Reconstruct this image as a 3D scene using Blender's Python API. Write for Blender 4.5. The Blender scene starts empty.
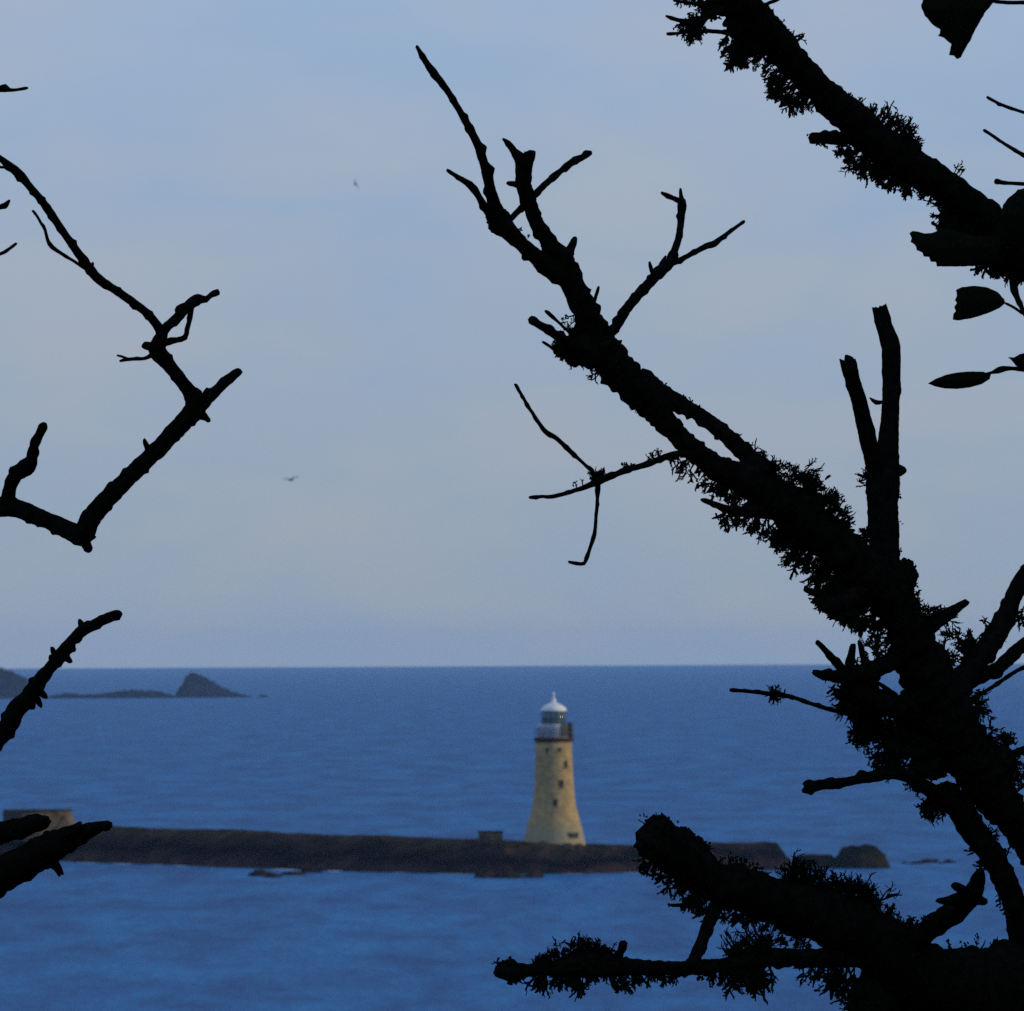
import bpy, bmesh, math, random
from mathutils import Vector, Matrix, noise

random.seed(7)
scene = bpy.context.scene
COL = scene.collection

# ------------------------------------------------------------------ camera
W, H = 1024.0, 1011.0
FPX = 10000.0                       # focal length in pixels: a long telephoto
CAM = Vector((0.0, 0.0, 30.0))
PITCH = math.atan(146.9 / FPX)
ROLL = 0.0050
_f = Vector((0, math.cos(PITCH), math.sin(PITCH)))
_u0 = Vector((0, -math.sin(PITCH), math.cos(PITCH)))
_r0 = Vector((1, 0, 0))
_u = _u0 * math.cos(ROLL) + _r0 * math.sin(ROLL)
_r = _r0 * math.cos(ROLL) - _u0 * math.sin(ROLL)
cam_d = bpy.data.cameras.new("camera")
cam = bpy.data.objects.new("camera", cam_d)
COL.objects.link(cam)
cam.matrix_world = Matrix(((_r.x, _u.x, -_f.x, CAM.x), (_r.y, _u.y, -_f.y, CAM.y),
                           (_r.z, _u.z, -_f.z, CAM.z), (0, 0, 0, 1)))
cam_d.sensor_fit = 'HORIZONTAL'
cam_d.sensor_width = 36.0
cam_d.lens = FPX * 36.0 / W
cam_d.clip_start = 0.5
cam_d.clip_end = 60000
cam_d.dof.use_dof = True
cam_d.dof.focus_distance = 20.0
cam_d.dof.aperture_fstop = (cam_d.lens / 1000.0) / 0.0076
scene.camera = cam

# ------------------------------------------------------------------ sky, sun, exposure
SUN_EL, SUN_AZ = math.radians(9.0), math.radians(96.0)   # azimuth from the view direction (+Y), clockwise
world = bpy.data.worlds.new("World")
scene.world = world
world.use_nodes = True
wn, wl = world.node_tree.nodes, world.node_tree.links
wn.clear()
w_out = wn.new('ShaderNodeOutputWorld')
w_bg = wn.new('ShaderNodeBackground')
w_bg.inputs['Strength'].default_value = 0.1
sky = wn.new('ShaderNodeTexSky')
sky.sky_type = 'NISHITA'
sky.sun_disc = False
sky.sun_elevation = SUN_EL
sky.sun_rotation = SUN_AZ
sky.dust_density = 2.0
w_tc = wn.new('ShaderNodeTexCoord')
w_map = wn.new('ShaderNodeMapping')
w_map.inputs['Scale'].default_value = (30, 30, 75)
w_n1 = wn.new('ShaderNodeTexNoise')
w_n1.inputs['Scale'].default_value = 1.0
w_n1.inputs['Detail'].default_value = 3.0
w_n1.inputs['Roughness'].default_value = 0.58
w_n1.inputs['Distortion'].default_value = 0.3
w_ramp = wn.new('ShaderNodeValToRGB')             # faint warm and cool patches in the cloud sheet
w_ramp.color_ramp.elements[0].position = 0.34
w_ramp.color_ramp.elements[0].color = (0.90, 0.965, 1.02, 1)
w_ramp.color_ramp.elements[1].position = 0.66
w_ramp.color_ramp.elements[1].color = (1.09, 1.01, 0.95, 1)
w_sep = wn.new('ShaderNodeSeparateXYZ')
w_el = wn.new('ShaderNodeMapRange')
w_el.inputs['From Min'].default_value = 0.0
w_el.inputs['From Max'].default_value = 0.075
w_grad = wn.new('ShaderNodeMixRGB')               # the sheet thins upwards from the horizon murk
w_grad.inputs['Color1'].default_value = (3.55, 4.32, 5.2, 1)
w_grad.inputs['Color2'].default_value = (3.58, 4.92, 7.1, 1)
w_mul = wn.new('ShaderNodeMixRGB')
w_mul.blend_type = 'MULTIPLY'
w_mul.inputs['Fac'].default_value = 1.0
w_mix = wn.new('ShaderNodeMixRGB')
w_mix.inputs['Fac'].default_value = 0.86          # thin even overcast in front of the clear sky
wl.new(w_tc.outputs['Generated'], w_map.inputs['Vector'])
wl.new(w_map.outputs['Vector'], w_n1.inputs['Vector'])
wl.new(w_n1.outputs['Fac'], w_ramp.inputs['Fac'])
wl.new(sky.outputs['Color'], w_mix.inputs['Color1'])
wl.new(w_tc.outputs['Generated'], w_sep.inputs['Vector'])
wl.new(w_sep.outputs['Z'], w_el.inputs['Value'])
wl.new(w_el.outputs['Result'], w_grad.inputs['Fac'])
wl.new(w_grad.outputs['Color'], w_mul.inputs['Color1'])
wl.new(w_ramp.outputs['Color'], w_mul.inputs['Color2'])
wl.new(w_mul.outputs['Color'], w_mix.inputs['Color2'])
wl.new(w_mix.outputs['Color'], w_bg.inputs['Color'])
wl.new(w_bg.outputs['Background'], w_out.inputs['Surface'])

sun_d = bpy.data.lights.new("sun", 'SUN')
sun = bpy.data.objects.new("sun", sun_d)
COL.objects.link(sun)
sun_d.energy = 2.0
sun_d.angle = math.radians(0.6)
sun_d.color = (1.0, 0.80, 0.46)
sun_dir = Vector((math.sin(SUN_AZ) * math.cos(SUN_EL), math.cos(SUN_AZ) * math.cos(SUN_EL), math.sin(SUN_EL)))
sun.rotation_euler = sun_dir.to_track_quat('Z', 'Y').to_euler()

scene.view_settings.view_transform = 'Standard'
scene.view_settings.look = 'None'
scene.view_settings.exposure = 0.0
scene.view_settings.gamma = 1.0
scene.render.engine = 'CYCLES'
scene.cycles.use_denoising = False
scene.cycles.max_bounces = 5
scene.cycles.volume_bounces = 1


# ------------------------------------------------------------------ helpers
def at(px, py, d):
    """World point seen at pixel (px, py) of the photograph, d metres along the view axis."""
    return CAM + _f * d + _r * ((px - W / 2) / FPX * d) - _u * ((py - H / 2) / FPX * d)


def sea_at(px, py, z=0.0):
    """Point at height z seen at a pixel."""
    v = at(px, py, 1.0) - CAM
    return CAM + v * ((z - CAM.z) / v.z)


def obj(name, bm, mat, parent=None, smooth=True):
    me = bpy.data.meshes.new(name)
    if isinstance(bm, tuple):
        me.from_pydata(bm[0], [], bm[1])
    else:
        bm.to_mesh(me)
        bm.free()
    if smooth:
        me.polygons.foreach_set('use_smooth', [True] * len(me.polygons))
    me.update()
    o = bpy.data.objects.new(name, me)
    COL.objects.link(o)
    if mat:
        me.materials.append(mat)
    if parent is not None:
        o.parent = parent
        if parent.parent is None:              # a part keeps world coordinates, so a sub-part needs no offset
            o.matrix_parent_inverse = Matrix.Translation(-parent.location)
    return o


def thing(name, label, cat, loc, group=None):
    o = bpy.data.objects.new(name, None)
    COL.objects.link(o)
    o.location = loc
    o.empty_display_size = 0.3
    return tag(o, label, cat, group)


def tag(o, label, cat, group=None, kind=None):
    o['label'] = label
    o['category'] = cat
    if group:
        o['group'] = group
    if kind:
        o['kind'] = kind
    return o


def material(name, color, rough=0.8, spec=0.3):
    m = bpy.data.materials.new(name)
    m.use_nodes = True
    b = m.node_tree.nodes['Principled BSDF']
    b.inputs['Base Color'].default_value = (*color, 1)
    b.inputs['Roughness'].default_value = rough
    b.inputs['Specular IOR Level'].default_value = spec
    return m


def noisy(name, c1, c2, scale, rough=0.85, spec=0.2, bump=0.3, bump_dist=0.05, detail=4.0, lo=0.35, hi=0.65,
          stretch=(1, 1, 1)):
    m = material(name, c1, rough, spec)
    n, l = m.node_tree.nodes, m.node_tree.links
    b = n['Principled BSDF']
    tc = n.new('ShaderNodeTexCoord')
    mp = n.new('ShaderNodeMapping')
    mp.inputs['Scale'].default_value = stretch
    t = n.new('ShaderNodeTexNoise')
    t.inputs['Scale'].default_value = scale
    t.inputs['Detail'].default_value = detail
    r = n.new('ShaderNodeValToRGB')
    r.color_ramp.elements[0].position = lo
    r.color_ramp.elements[1].position = hi
    r.color_ramp.elements[0].color = (*c1, 1)
    r.color_ramp.elements[1].color = (*c2, 1)
    l.new(tc.outputs['Object'], mp.inputs['Vector'])
    l.new(mp.outputs['Vector'], t.inputs['Vector'])
    l.new(t.outputs['Fac'], r.inputs['Fac'])
    l.new(r.outputs['Color'], b.inputs['Base Color'])
    if bump:
        bp = n.new('ShaderNodeBump')
        bp.inputs['Strength'].default_value = bump
        bp.inputs['Distance'].default_value = bump_dist
        l.new(t.outputs['Fac'], bp.inputs['Height'])
        l.new(bp.outputs['Normal'], b.inputs['Normal'])
    return m


# ------------------------------------------------------------------ materials
M_BARK = noisy('silhouette_bark', (0.003, 0.003, 0.003), (0.008, 0.007, 0.006), 60, 1.0, 0.0, 0.5, 0.004)  # backlit shade put into the colour, far darker than real bark
M_LICHEN = noisy('silhouette_lichen', (0.004, 0.0045, 0.004), (0.009, 0.0095, 0.007), 90, 1.0, 0.0, 0.0)  # pale lichen blackened in its colour so the tufts read as unlit
M_LEAF = noisy('evergreen_leaf', (0.004, 0.006, 0.004), (0.007, 0.009, 0.006), 120, 1.0, 0.0, 0.0)  # green taken down near black to give a backlit silhouette
M_GRANITE = noisy('weathered_granite', (0.26, 0.190, 0.098), (0.40, 0.288, 0.130), 1.2, 0.9, 0.2, 0.25, 0.05)
M_WHITE = noisy('white_paint', (0.60, 0.61, 0.63), (0.74, 0.75, 0.76), 1.5, 0.6, 0.3, 0.05, 0.01)
M_DARKMETAL = material('dark_painted_iron', (0.02, 0.022, 0.026), 0.6, 0.3)
M_REDMETAL = noisy('rust_red_iron', (0.028, 0.014, 0.014), (0.055, 0.022, 0.018), 3, 0.8, 0.2, 0.1)
M_GLASS = material('lantern_glass', (0.06, 0.10, 0.14), 0.15, 0.5)
M_DARKOPEN = material('dark_window_recess', (0.025, 0.022, 0.022), 0.7, 0.2)
M_TAN = noisy('tan_stone', (0.065, 0.046, 0.026), (0.145, 0.100, 0.050), 0.7, 0.9, 0.2, 0.3, 0.1)
M_HUT = noisy('brown_hut_stone', (0.08, 0.06, 0.035), (0.15, 0.105, 0.06), 0.8, 0.9, 0.2, 0.3, 0.1)
M_SLATE = noisy('dark_slate', (0.012, 0.015, 0.018), (0.028, 0.030, 0.030), 1.0, 0.9, 0.2, 0.3, 0.1)
M_FARROCK = noisy('far_rock', (0.006, 0.012, 0.026), (0.012, 0.020, 0.038), 0.06, 1.0, 0.0, 0.6, 2.0)  # blue of the distant haze also tinted into the rock colour
M_ROCK = noisy('weedy_rock', (0.008, 0.008, 0.010), (0.034, 0.023, 0.018), 0.45, 1.0, 0.0, 0.5, 0.3)
M_GREENROCK = noisy('green_weed_rock', (0.005, 0.009, 0.008), (0.034, 0.022, 0.013), 0.25, 1.0, 0.0, 0.5, 0.3, lo=0.45, hi=0.7)
M_GULL = noisy('gull_feathers', (0.012, 0.012, 0.014), (0.03, 0.03, 0.033), 6, 0.8, 0.1, 0.0)
M_GROUND = noisy('rough_grass', (0.02, 0.03, 0.012), (0.05, 0.055, 0.02), 0.6, 0.95, 0.1, 0.4, 0.2)
M_FOAM = noisy('sea_foam', (0.35, 0.45, 0.60), (0.62, 0.67, 0.75), 0.8, 0.9, 0.2, 0.2, 0.1)


def sea_material():
    m = bpy.data.materials.new('sea_water')
    m.use_nodes = True
    n, l = m.node_tree.nodes, m.node_tree.links
    b = n['Principled BSDF']
    b.inputs['Roughness'].default_value = 0.55
    b.inputs['Specular IOR Level'].default_value = 0.04
    geo = n.new('ShaderNodeNewGeometry')

    def nz(scale_vec, detail, rough=0.55, dist=0.0):
        mp = n.new('ShaderNodeMapping')
        mp.inputs['Scale'].default_value = scale_vec
        t = n.new('ShaderNodeTexNoise')
        t.inputs['Scale'].default_value = 1.0
        t.inputs['Detail'].default_value = detail
        t.inputs['Roughness'].default_value = rough
        t.inputs['Distortion'].default_value = dist
        l.new(geo.outputs['Position'], mp.inputs['Vector'])
        l.new(mp.outputs['Vector'], t.inputs['Vector'])
        return t
    patch = nz((0.08, 0.012, 1), 8.0, 0.76, 0.3)       # wind-ruffled streaks tens of metres long
    chop = nz((0.45, 0.07, 1), 3.0, 0.65)
    ramp = n.new('ShaderNodeValToRGB')
    ramp.color_ramp.elements[0].position = 0.385
    ramp.color_ramp.elements[0].color = (0.001, 0.062, 0.215, 1)
    ramp.color_ramp.elements[1].position = 0.63
    ramp.color_ramp.elements[1].color = (0.010, 0.152, 0.385, 1)
    l.new(patch.outputs['Fac'], ramp.inputs['Fac'])
    l.new(ramp.outputs['Color'], b.inputs['Base Color'])
    bp = n.new('ShaderNodeBump')
    bp.inputs['Strength'].default_value = 0.6
    bp.inputs['Distance'].default_value = 0.9
    l.new(chop.outputs['Fac'], bp.inputs['Height'])
    l.new(bp.outputs['Normal'], b.inputs['Normal'])
    return m


M_SEA = sea_material()

# ------------------------------------------------------------------ sea and land
R_SEA = 22000.0                      # the horizon distance from this height
vs, fs = [], []
rings = [0, 60, 200, 500, 1000, 2000, 4000, 8000, 14000, R_SEA]
SEG = 180
for i, rr in enumerate(rings[1:]):
    for k in range(SEG):
        a = 2 * math.pi * k / SEG
        vs.append((rr * math.cos(a), rr * math.sin(a), 0))
vs.append((0, 0, 0))
c0 = len(vs) - 1
for k in range(SEG):
    fs.append((c0, k, (k + 1) % SEG))
for i in range(len(rings) - 2):
    for k in range(SEG):
        k2 = (k + 1) % SEG
        fs.append((i * SEG + k, (i + 1) * SEG + k, (i + 1) * SEG + k2, i * SEG + k2))
sea = obj('sea', (vs, fs), M_SEA)
sea['kind'] = 'structure'


def ground_z(x, y):
    def ss(a, b, t):
        t = min(1, max(0, (t - a) / (b - a)))
        return t * t * (3 - 2 * t)
    if y < 25:
        z = 28.35 - 0.05 * max(y, 0)
    else:
        z = 27.1 - 0.42 * (y - 25)
    z += 27 * ss(16, 75, x) * (1 - ss(70, 150, y))      # unseen rise added on the right to keep low sun off the trees
    z += 14 * ss(2, 90, -y)                             # and raised behind the viewer to cut skylight on the limbs
    z -= 10 * ss(25, 120, -x)
    z -= 90 * ss(170, 230, math.hypot(x, y))
    z += 1.0 * (noise.noise(Vector((x * 0.05, y * 0.05, 1.3))))
    return max(z, -4.0)


vs, fs = [], []
NG = 110
for j in range(NG + 1):
    for i in range(NG + 1):
        x = -230 + 460 * i / NG
        y = -230 + 460 * j / NG
        vs.append((x, y, ground_z(x, y)))
for j in range(NG):
    for i in range(NG):
        a = j * (NG + 1) + i
        fs.append((a, a + 1, a + NG + 2, a + NG + 1))
hill = obj('hillside', (vs, fs), M_GROUND)
hill['kind'] = 'structure'

# ------------------------------------------------------------------ breakwater
front_px = [(-420, 851), (-150, 855.5), (0, 859.5), (100, 863), (230, 867.5), (350, 871.5), (480, 874.5), (600, 873.5), (700, 871), (745, 870.6), (798, 870.2)]
front = [sea_at(*p) for p in front_px]


def polyline_samples(pts, step):
    out = []
    for a, b in zip(pts[:-1], pts[1:]):
        n = max(1, int((b - a).length / step))
        for i in range(n):
            out.append(a.lerp(b, i / n))
    out.append(pts[-1])
    return out


line = polyline_samples(front, 0.65)
for _ in range(30):                   # round the corners of the plan
    line = [line[0]] + [(line[i - 1] + line[i] * 2 + line[i + 1]) / 4 for i in range(1, len(line) - 1)] + [line[-1]]
x_end = line[-1].x


def deck_z(px_frac_x):
    # the deck stands a little higher along the far end
    return 4.05 + 0.6 * max(0.0, min(1.0, (-px_frac_x) / 60.0)) - 0.55 * max(0.0, min(1.0, (px_frac_x - 8) / 14.0))


prof = [(-2.5, -1.2), (0, 0.0), (1.2, 0.55), (2.4, 1.1), (3.6, 1.6), (4.8, 2.1), (6.0, 2.6), (7.2, 3.1), (8.4, 3.55), (9.6, 3.95),
        (10.6, 4.05), (13, 4.08), (16, 4.05), (19, 3.9), (22, 2.6), (26, 0.8), (30, -1.2)]
fine = []                              # courses of rubble about 0.8 m apart
for (o0, z0), (o1, z1_) in zip(prof[:-1], prof[1:]):
    k_ = max(1, int((o1 - o0) / 0.75)) if o0 < 11 else 2
    fine += [(o0 + (o1 - o0) * q / k_, z0 + (z1_ - z0) * q / k_) for q in range(k_)]
prof = fine + [prof[-1]]
vs, fs = [], []
NP = len(prof)
for i, p in enumerate(line):
    t = (line[min(i + 1, len(line) - 1)] - line[max(i - 1, 0)]).normalized()
    nrm = Vector((-t.y, t.x, 0))      # away from the viewer
    endf = max(0.0, 1 - (line[-1] - p).length / 1.5)
    dz = deck_z(p.x) / 4.05
    for j, (o_, z_) in enumerate(prof):
        zz = z_ * (dz if z_ > 0 else 1)
        if endf > 0 and zz > 0:
            zz *= 1 - 0.75 * endf ** 1.5
        q = p + nrm * o_
        rough = 1.0 if o_ < 9.9 else 0.35
        cv = noise.cell_vector(Vector((i * 0.37 + 0.3 * (j % 3), j * 0.55, 2.0)))
        nv = noise.noise_vector(Vector((q.x * 0.5, j * 0.45, 7.0)))
        n2 = noise.noise(Vector((q.x * 0.09, 3.0, 0.0))) + 0.6 * noise.noise(Vector((q.x * 0.23, 8.0, 0.0)))
        zz += rough * ((cv[2] - 0.5) * 0.55 + nv.z * 0.45) + n2 * (0.30 if o_ < 9.9 else 0.22)
        vs.append((q.x + rough * (cv[0] - 0.5) * 0.5, q.y + rough * ((cv[1] - 0.5) * 0.9) - n2 * 1.8 * max(0, 1 - o_ / 9), zz))
for i in range(len(line) - 1):
    for j in range(NP - 1):
        a = i * NP + j
        fs.append((a, a + NP, a + NP + 1, a + 1))
fs.append(tuple((len(line) - 1) * NP + j for j in range(NP)))
fs.append(tuple(reversed(range(NP))))


def breakwater_mat():
    m = material('breakwater_stone', (0.05, 0.045, 0.05), 1.0, 0.0)
    n, l = m.node_tree.nodes, m.node_tree.links
    b = n['Principled BSDF']
    geo = n.new('ShaderNodeNewGeometry')
    sep = n.new('ShaderNodeSeparateXYZ')
    l.new(geo.outputs['Position'], sep.inputs['Vector'])
    v = n.new('ShaderNodeTexVoronoi')
    v.inputs['Scale'].default_value = 0.55
    l.new(geo.outputs['Position'], v.inputs['Vector'])
    t = n.new('ShaderNodeTexNoise')
    t.inputs['Scale'].default_value = 0.09
    t.inputs['Detail'].default_value = 4
    l.new(geo.outputs['Position'], t.inputs['Vector'])
    # tide line: weed below, bare stone above, its edge broken by noise
    add = n.new('ShaderNodeMath')
    add.operation = 'MULTIPLY_ADD'
    add.inputs[1].default_value = 5.0
    l.new(t.outputs['Fac'], add.inputs[0])
    l.new(sep.outputs['Z'], add.inputs[2])
    ramp = n.new('ShaderNodeValToRGB')
    mr = n.new('ShaderNodeMapRange')
    mr.inputs['From Min'].default_value = 2.5
    mr.inputs['From Max'].default_value = 7.5
    l.new(add.outputs[0], mr.inputs['Value'])
    e = ramp.color_ramp.elements
    e[0].position = 0.0
    e[0].color = (0.032, 0.019, 0.018, 1)
    e[1].position = 1.0
    e[1].color = (0.046, 0.033, 0.022, 1)
    e2 = ramp.color_ramp.elements.new(0.4)
    e2.color = (0.004, 0.0035, 0.007, 1)
    l.new(mr.outputs['Result'], ramp.inputs['Fac'])
    mx = n.new('ShaderNodeMixRGB')
    mx.blend_type = 'MULTIPLY'
    mx.inputs['Fac'].default_value = 0.85
    hs = n.new('ShaderNodeRGBToBW')
    l.new(v.outputs['Color'], hs.inputs['Color'])
    sc = n.new('ShaderNodeMath')
    sc.operation = 'MULTIPLY_ADD'
    sc.inputs[1].default_value = 1.3
    sc.inputs[2].default_value = 0.35
    l.new(hs.outputs['Val'], sc.inputs[0])
    l.new(ramp.outputs['Color'], mx.inputs['Color1'])
    l.new(sc.outputs[0], mx.inputs['Color2'])
    l.new(mx.outputs['Color'], b.inputs['Base Color'])
    bp = n.new('ShaderNodeBump')
    bp.inputs['Strength'].default_value = 0.6
    bp.inputs['Distance'].default_value = 0.5
    l.new(v.outputs['Distance'], bp.inputs['Height'])
    l.new(bp.outputs['Normal'], b.inputs['Normal'])
    return m


bw = obj('breakwater', (vs, fs), breakwater_mat(), smooth=False)
tag(bw, 'long low dark stone breakwater crossing the sea under the lighthouse', 'breakwater')

# broken foam lying along the foot of the breakwater
rng = random.Random(3)
vs, fs = [], []
for i in range(0, len(line) - 1):
    p, q = line[i], line[i + 1]

    def wdt(pt):
        k = noise.noise(Vector((pt.x * 0.22, pt.y * 0.1, 5.0))) + 0.8 * noise.noise(Vector((pt.x * 0.35, 9.0, 5.0)))
        px = pt.x
        amt = 2.6 if -34 < px < -22 else 0.9 if px < -34 else 0.5
        return max(0.0, 0.2 + k) * 5.5 * amt
    w1, w2 = wdt(p), wdt(q)
    if w1 < 0.25 or w2 < 0.25:
        continue
    b0 = len(vs)
    vs += [(p.x, p.y + 0.6, 0.02), (q.x, q.y + 0.6, 0.02), (q.x, q.y - w2, 0.02), (p.x, p.y - w1, 0.02)]
    fs.append((b0 + 3, b0 + 2, b0 + 1, b0))
foam = obj('foam', (vs, fs), M_FOAM)
foam['kind'] = 'stuff'
foam['label'] = 'pale broken foam along the foot of the breakwater'

# ------------------------------------------------------------------ lighthouse
D_L = (sea_at(554.5, 874).y + 14.0)
LP = at(554.3, 842.5, D_L)
PXM = D_L / FPX                        # metres per photograph pixel at the lighthouse
LBASE = Vector((LP.x, LP.y, LP.z))


def lathe(bm, profile, center, seg=64, cap_top=True, cap_bot=True):
    rows = []
    for r, z in profile:
        rows.append([bm.verts.new(center + Vector((r * math.cos(2 * math.pi * k / seg), r * math.sin(2 * math.pi * k / seg), z)))
                     for k in range(seg)])
    for a, b in zip(rows[:-1], rows[1:]):
        for k in range(seg):
            k2 = (k + 1) % seg
            bm.faces.new((a[k], a[k2], b[k2], b[k]))
    if cap_bot:
        bm.faces.new(list(reversed(rows[0])))
    if cap_top:
        bm.faces.new(rows[-1])
    return bm


def box(bm, cx, cy, cz, sx, sy, sz, rot=0.0, origin=Vector((0, 0, 0))):
    m = Matrix.Translation(origin) @ Matrix.Rotation(rot, 4, 'Z') @ Matrix.Translation((cx, cy, cz)) @ Matrix.Diagonal((sx, sy, sz, 1))
    bmesh.ops.create_cube(bm, size=1.0, matrix=m)
    return bm


lh = thing('lighthouse', 'tall tan granite lighthouse with white lantern top on the breakwater', 'lighthouse', LBASE)


def P(halfw_px, ypx):
    return (halfw_px * PXM, (842.5 - ypx) * PXM)


tower_prof = [P(31.5, 848), P(30.8, 842), P(29.6, 836), P(28.0, 829), P(25.8, 821), P(23.8, 814), P(22.0, 806), P(20.9, 798), P(20.1, 790),
              P(19.4, 780), P(18.9, 770), P(18.5, 760), P(18.2, 750), P(18.0, 742)]
tower = obj('tower', lathe(bmesh.new(), tower_prof, LBASE), None, lh)


def granite_tower_mat():
    m = M_GRANITE.copy()
    m.name = 'coursed_granite'
    n, l = m.node_tree.nodes, m.node_tree.links
    b = n['Principled BSDF']
    src = b.inputs['Base Color'].links[0].from_socket
    geo = n.new('ShaderNodeNewGeometry')
    w = n.new('ShaderNodeTexWave')
    w.bands_direction = 'Z'
    w.inputs['Scale'].default_value = 0.5
    w.inputs['Distortion'].default_value = 0.0
    l.new(geo.outputs['Position'], w.inputs['Vector'])
    cr = n.new('ShaderNodeValToRGB')
    cr.color_ramp.elements[0].position = 0.0
    cr.color_ramp.elements[0].color = (0.72, 0.70, 0.68, 1)
    cr.color_ramp.elements[1].position = 0.12
    cr.color_ramp.elements[1].color = (1, 1, 1, 1)
    l.new(w.outputs['Fac'], cr.inputs['Fac'])
    mx = n.new('ShaderNodeMixRGB')
    mx.blend_type = 'MULTIPLY'
    mx.inputs['Fac'].default_value = 0.7
    l.new(src, mx.inputs['Color1'])
    l.new(cr.outputs['Color'], mx.inputs['Color2'])
    # grey-green weathering on the lowest courses, yellow lichen streaks higher up
    sep = n.new('ShaderNodeSeparateXYZ')
    l.new(geo.outputs['Position'], sep.inputs['Vector'])
    ns = n.new('ShaderNodeTexNoise')
    ns.inputs['Scale'].default_value = 0.8
    ns.inputs['Detail'].default_value = 4
    l.new(geo.outputs['Position'], ns.inputs['Vector'])
    ma = n.new('ShaderNodeMath')
    ma.operation = 'MULTIPLY_ADD'
    ma.inputs[1].default_value = 3.0
    l.new(ns.outputs['Fac'], ma.inputs[0])
    l.new(sep.outputs['Z'], ma.inputs[2])
    mr = n.new('ShaderNodeMapRange')
    mr.inputs['From Min'].default_value = LBASE.z + 3.2
    mr.inputs['From Max'].default_value = LBASE.z + 4.6
    mr.inputs['To Min'].default_value = 0.75
    mr.inputs['To Max'].default_value = 0.0
    l.new(ma.outputs[0], mr.inputs['Value'])
    mx2 = n.new('ShaderNodeMixRGB')
    mx2.inputs['Color2'].default_value = (0.24, 0.23, 0.16, 1)
    l.new(mr.outputs['Result'], mx2.inputs['Fac'])
    l.new(mx.outputs['Color'], mx2.inputs['Color1'])
    l.new(mx2.outputs['Color'], b.inputs['Base Color'])
    return m


tower.data.materials.append(granite_tower_mat())

# gallery deck with a rust-red cornice and a railing
gz = (842.5 - 742) * PXM
deck = obj('gallery_deck', lathe(bmesh.new(), [(18.2 * PXM, gz - 0.01), (19.6 * PXM, gz + 0.2), (20.2 * PXM, gz + 0.28), (20.2 * PXM, gz + 0.56), (19.0 * PXM, gz + 0.6)], LBASE), M_REDMETAL, lh)
bm = bmesh.new()
rr = 19.4 * PXM
for k in range(16):
    a = 2 * math.pi * (k + 0.5) / 16
    box(bm, rr * math.cos(a), rr * math.sin(a), gz + 0.6 + 0.6, 0.06, 0.06, 1.2, 0, LBASE)
for hh in (0.6, 1.2):
    rows = []
    for k in range(48):
        a = 2 * math.pi * k / 48
        rows.append([bm.verts.new(LBASE + Vector(((rr + du) * math.cos(a), (rr + du) * math.sin(a), gz + 0.6 + hh + dv)))
                     for du, dv in ((-.025, -.025), (.025, -.025), (.025, .025), (-.025, .025))])
    for k in range(48):
        a, b = rows[k], rows[(k + 1) % 48]
        for q in range(4):
            bm.faces.new((a[q], b[q], b[(q + 1) % 4], a[(q + 1) % 4]))
obj('railing', bm, M_DARKMETAL, lh, smooth=False)
# white lantern base, glazed lantern, white roof, vent and lightning rod
z1 = gz + 0.6
z2 = (842.5 - 724.5) * PXM
z3 = (842.5 - 711.0) * PXM
drum = obj('lantern_base', lathe(bmesh.new(), [(16.6 * PXM, z1), (16.6 * PXM, z2 - 0.12), (16.9 * PXM, z2 - 0.1), (16.9 * PXM, z2), (13, z2)][:4], LBASE), M_WHITE, lh)
glass = obj('lantern_glazing', lathe(bmesh.new(), [(12.0 * PXM, z2), (12.0 * PXM, z3)], LBASE, 32), M_GLASS, lh)
bm = bmesh.new()
for k in range(12):
    a = 2 * math.pi * (k + 0.5) / 12
    box(bm, 12.1 * PXM, 0, (z2 + z3) / 2, 0.09, 0.09, z3 - z2, a, LBASE)
obj('astragal', bm, M_DARKMETAL, lh, smooth=False)
roof_prof = [(12.4 * PXM, z3 - 0.05), (12.9 * PXM, z3), (12.9 * PXM, z3 + 0.14), (12.0 * PXM, z3 + 0.38), (9.8 * PXM, z3 + 0.66), (6.8 * PXM, z3 + 0.90), (4.0 * PXM, z3 + 1.08), (2.4 * PXM, z3 + 1.22),
             (2.0 * PXM, z3 + 1.45), (2.3 * PXM, z3 + 1.58), (1.8 * PXM, z3 + 1.74), (0.9 * PXM, z3 + 1.8)]
roof = obj('roof', lathe(bmesh.new(), roof_prof, LBASE, 40), M_WHITE, lh)
obj('lightning_rod', lathe(bmesh.new(), [(0.15, z3 + 1.7), (0.13, z3 + 2.3), (0.17, z3 + 2.42), (0.05, z3 + 2.55)], LBASE, 10), M_WHITE, lh)
# dark door and shuttered panels on the sunny side of the lantern base
for ang in (-52, -30):
    a = math.radians(ang)
    obj('door' if ang == -52 else 'shutter', box(bmesh.new(), 16.65 * PXM, 0, z1 + 0.95, 0.12, 1.0 if ang == -52 else 0.8, 1.7, a, LBASE), M_DARKMETAL, lh, smooth=False)
# equipment locker at the railing on the right
lk = obj('locker', box(bmesh.new(), 17.0 * PXM, 0, z1 + 1.05, 0.5, 1.1, 2.1, math.radians(-14), LBASE), M_DARKMETAL, lh, smooth=False)


def tower_r(z):
    pz = tower_prof
    for (r0, a), (r1, b) in zip(pz[:-1], pz[1:]):
        if a <= z <= b:
            return r0 + (r1 - r0) * (z - a) / (b - a)
    return pz[-1][0]


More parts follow.
